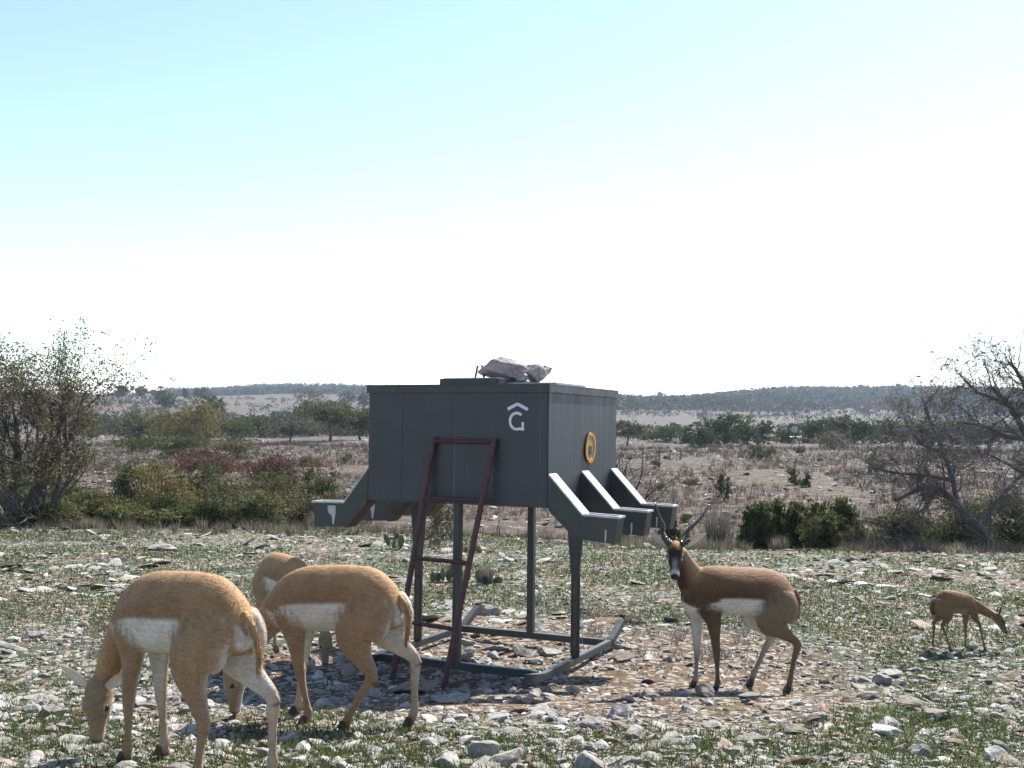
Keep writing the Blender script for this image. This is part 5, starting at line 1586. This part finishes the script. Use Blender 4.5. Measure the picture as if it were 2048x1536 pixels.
# left doe, seen from behind its left hip, grazing
c = (-1.305, 4.36); z = zs(*c)
antelope('doe', 'antelope_doe', 'tan and white antelope doe grazing at far left, nearest the camera', (c[0], c[1], z), math.pi - rad(33), DOE,
    [(.195, 0, .60, .125, .075), (.29, 0, .56, .100, .062), (.345, .01, .48, .072, .054), (.375, .03, .39, .060, .050), (.39, .045, .32, .054, .048)],
    [(True, 1, hindleg(-.24, .09, .63, (-.17, .44), (-.262, .235), (-.235, .062), (-.215, .012), 1.12)),
     (True, -1, hindleg(-.265, -.09, .63, (-.235, .47), (-.445, .325), (-.455, .085), (-.435, .012), 1.14)),
     (False, 1, foreleg((.225, .60), (.185, .44), (.20, .25), (.20, .065), (.218, .012), .075, 1.16)),
     (False, -1, foreleg((.235, .60), (.205, .44), (.185, .25), (.155, .065), (.17, .012), -.075, 1.16))],
    ((.400, .06, .275), (.04, .12, -1), (-.35, .94, .12)),
    [(-.370, 0, .650, .024, .019), (-.418, 0, .605, .018, .015), (-.436, -.01, .55, .014, .012), (-.438, -.02, .49, .012, .010), (-.430, -.02, .44, .005, .005)],
    headlen=.25, ears=[((-.52, -.577, .55), (-.545, .839, -.3)), ((.738, .241, .55), (-.545, .839, -.3))], fur=22000, sc=.972, seed=3)

# middle doe
c = (-.875, 5.44); z = zs(*c)
k9 = .98
antelope('doe', 'antelope_doe', 'tan and white antelope doe grazing beside the ladder, rump to the feeder', (c[0], c[1], z), math.pi - rad(20), [(a * k9, b_, c_, d_) for a, b_, c_, d_ in DOE],
    [(.185, 0, .60, .125, .075), (.29, 0, .555, .106, .062), (.37, .02, .465, .074, .050), (.43, .04, .365, .060, .046), (.465, .06, .29, .054, .044)],
    [(True, 1, hindleg(-.235, .09, .63, (-.17, .45), (-.275, .275), (-.155, .07), (-.13, .012), 1.14)),
     (True, -1, hindleg(-.265, -.09, .63, (-.245, .47), (-.42, .335), (-.425, .085), (-.40, .012), 1.14)),
     (False, 1, foreleg((.215, .60), (.165, .44), (.13, .25), (.08, .065), (.095, .012), .075, 1.14)),
     (False, -1, foreleg((.225, .60), (.195, .44), (.21, .25), (.225, .065), (.245, .012), -.075, 1.14))],
    ((.495, .075, .235), (.16, .08, -1), (.8, .6, .2)),
    [(-.366, 0, .650, .024, .019), (-.410, 0, .605, .018, .015), (-.424, 0, .545, .014, .012), (-.420, .0, .48, .012, .010), (-.412, 0, .43, .005, .005)],
    headlen=.24, ears=[((-.35, 1.0, .25), (-.3, -.4, -.7)), ((-.2, -1.0, .3), (-.3, .4, -.7))], fur=20000, sc=.975, seed=4)

# third one, facing the camera behind the middle doe
c = (-1.60, 7.95); z = zs(*c)
antelope('doe', 'antelope_doe', 'antelope mostly hidden behind the middle doe, head down facing the camera', (c[0], c[1], z), -math.pi / 2 + rad(40), DOE,
    [(.19, 0, .60, .125, .075), (.32, 0, .55, .106, .062), (.42, .0, .46, .076, .050), (.49, .0, .37, .060, .046), (.53, .0, .31, .052, .042)],
    [(True, 1, hindleg(-.245, .09, .63, (-.18, .45), (-.37, .30), (-.35, .075), (-.33, .012))),
     (True, -1, hindleg(-.245, -.09, .63, (-.18, .45), (-.35, .30), (-.33, .075), (-.31, .012))),
     (False, 1, foreleg((.225, .60), (.185, .44), (.19, .25), (.19, .065), (.21, .012), .075)),
     (False, -1, foreleg((.225, .60), (.195, .44), (.23, .25), (.26, .065), (.28, .012), -.08))],
    ((.56, .0, .26), (.18, 0, -1), (1, 0, .2)),
    [(-.415, 0, .645, .030, .024), (-.455, 0, .60, .026, .022), (-.465, 0, .53, .021, .018), (-.46, .0, .455, .017, .014), (-.455, 0, .40, .006, .006)],
    ears=[((-.2, 1.0, .35), (.3, -.4, -.7)), ((-.2, -1.0, .35), (.3, .4, -.7))], fur=16000, seed=5, sc=.95)

# buck
BUCK = [(-.335, .60, .555, .025), (-.32, .665, .51, .062), (-.27, .730, .465, .105), (-.18, .775, .455, .130), (-.05, .790, .470, .140), (.08, .795, .480, .142), (.20, .800, .475, .132), (.30, .79, .46, .112), (.37, .735, .48, .085), (.42, .665, .54, .042)]
c = (1.54, 7.25); z = zs(*c)
antelope('buck', 'antelope_buck', 'dark brown horned antelope buck standing right of the feeder, looking at the camera', (c[0], c[1], z), math.pi + rad(7), BUCK,
    [(.29, 0, .655, .150, .085), (.355, .0, .715, .105, .068), (.395, .015, .785, .080, .060), (.432, .03, .855, .062, .052), (.460, .045, .905, .052, .046)],
    [(True, 1, hindleg(-.20, .10, .62, (-.14, .455), (-.318, .315), (-.272, .078), (-.255, .012))),
     (True, -1, hindleg(-.19, -.10, .62, (-.10, .455), (-.215, .325), (-.10, .082), (-.075, .012))),
     (False, 1, foreleg((.27, .58), (.235, .46), (.212, .245), (.205, .070), (.22, .012), .08)),
     (False, -1, foreleg((.30, .58), (.30, .46), (.295, .245), (.302, .070), (.318, .012), -.08))],
    ((.486, .065, .918), (.20, .68, -.70), (.20, .68, .70)),
    [(-.325, 0, .640, .026, .020), (-.352, 0, .60, .024, .018), (-.358, 0, .55, .020, .016), (-.350, .0, .50, .014, .012), (-.345, 0, .47, .005, .005)],
    ears=[((-.95, .35, .62), (-.3, .9, -.1)), ((.35, -.9, .25), (.1, .9, .1))],
    horns=[([(.520, .075, .950), (.556, .080, .990), (.560, .03, 1.034), (.562, .045, 1.078), (.588, .055, 1.128), (.606, .01, 1.215)], .0215),
           ([(.462, .085, .950), (.415, .10, .985), (.402, .04, 1.030), (.366, .05, 1.068), (.322, .075, 1.120), (.252, .03, 1.205)], .0215)],
    fur=24000, seed=6, headlen=.236, earlen=.175)

# fawn
FAWN = [(-.150, .355, .335, .012), (-.143, .395, .31, .03), (-.115, .440, .295, .05), (-.065, .465, .285, .064), (0, .462, .285, .070), (.06, .450, .278, .066), (.11, .438, .272, .055), (.15, .42, .275, .042), (.18, .385, .29, .022)]
c = (3.47, 8.64); z = zs(*c)
kf = .56
antelope('fawn', 'antelope_fawn', 'small brown antelope fawn sniffing the grass at the right', (c[0], c[1], z), 0.0 + rad(4), FAWN,
    [(.105, 0, .36, .075, .044), (.16, -.0, .345, .056, .036), (.21, -.005, .325, .043, .030), (.255, -.01, .302, .036, .027), (.295, -.015, .278, .031, .026)],
    [(True, -1, hindleg(-.10, -.05, .38, (-.07, .27), (-.115, .20), (-.060, .045), (-.050, .007), .52)),
     (True, 1, hindleg(-.10, .05, .38, (-.075, .27), (-.135, .205), (-.145, .045), (-.135, .007), .52)),
     (False, -1, foreleg((.125, .345), (.150, .265), (.185, .205), (.222, .042), (.232, .007), -.042, .52)),
     (False, 1, foreleg((.12, .345), (.115, .255), (.115, .155), (.113, .042), (.120, .007), .042, .52))],
    ((.330, -.025, .262), (.55, -.22, -.80), (.75, -.1, .55)),
    [(-.140, 0, .385, .016, .013), (-.160, 0, .36, .014, .012), (-.165, 0, .325, .011, .009), (-.160, .0, .29, .004, .004)],
    ears=[((.28, .75, 1), (.8, -.3, .1)), ((-.15, -.35, 1), (.5, -.9, .1))], fur=12000, seed=8, earlen=.10, headlen=.150)
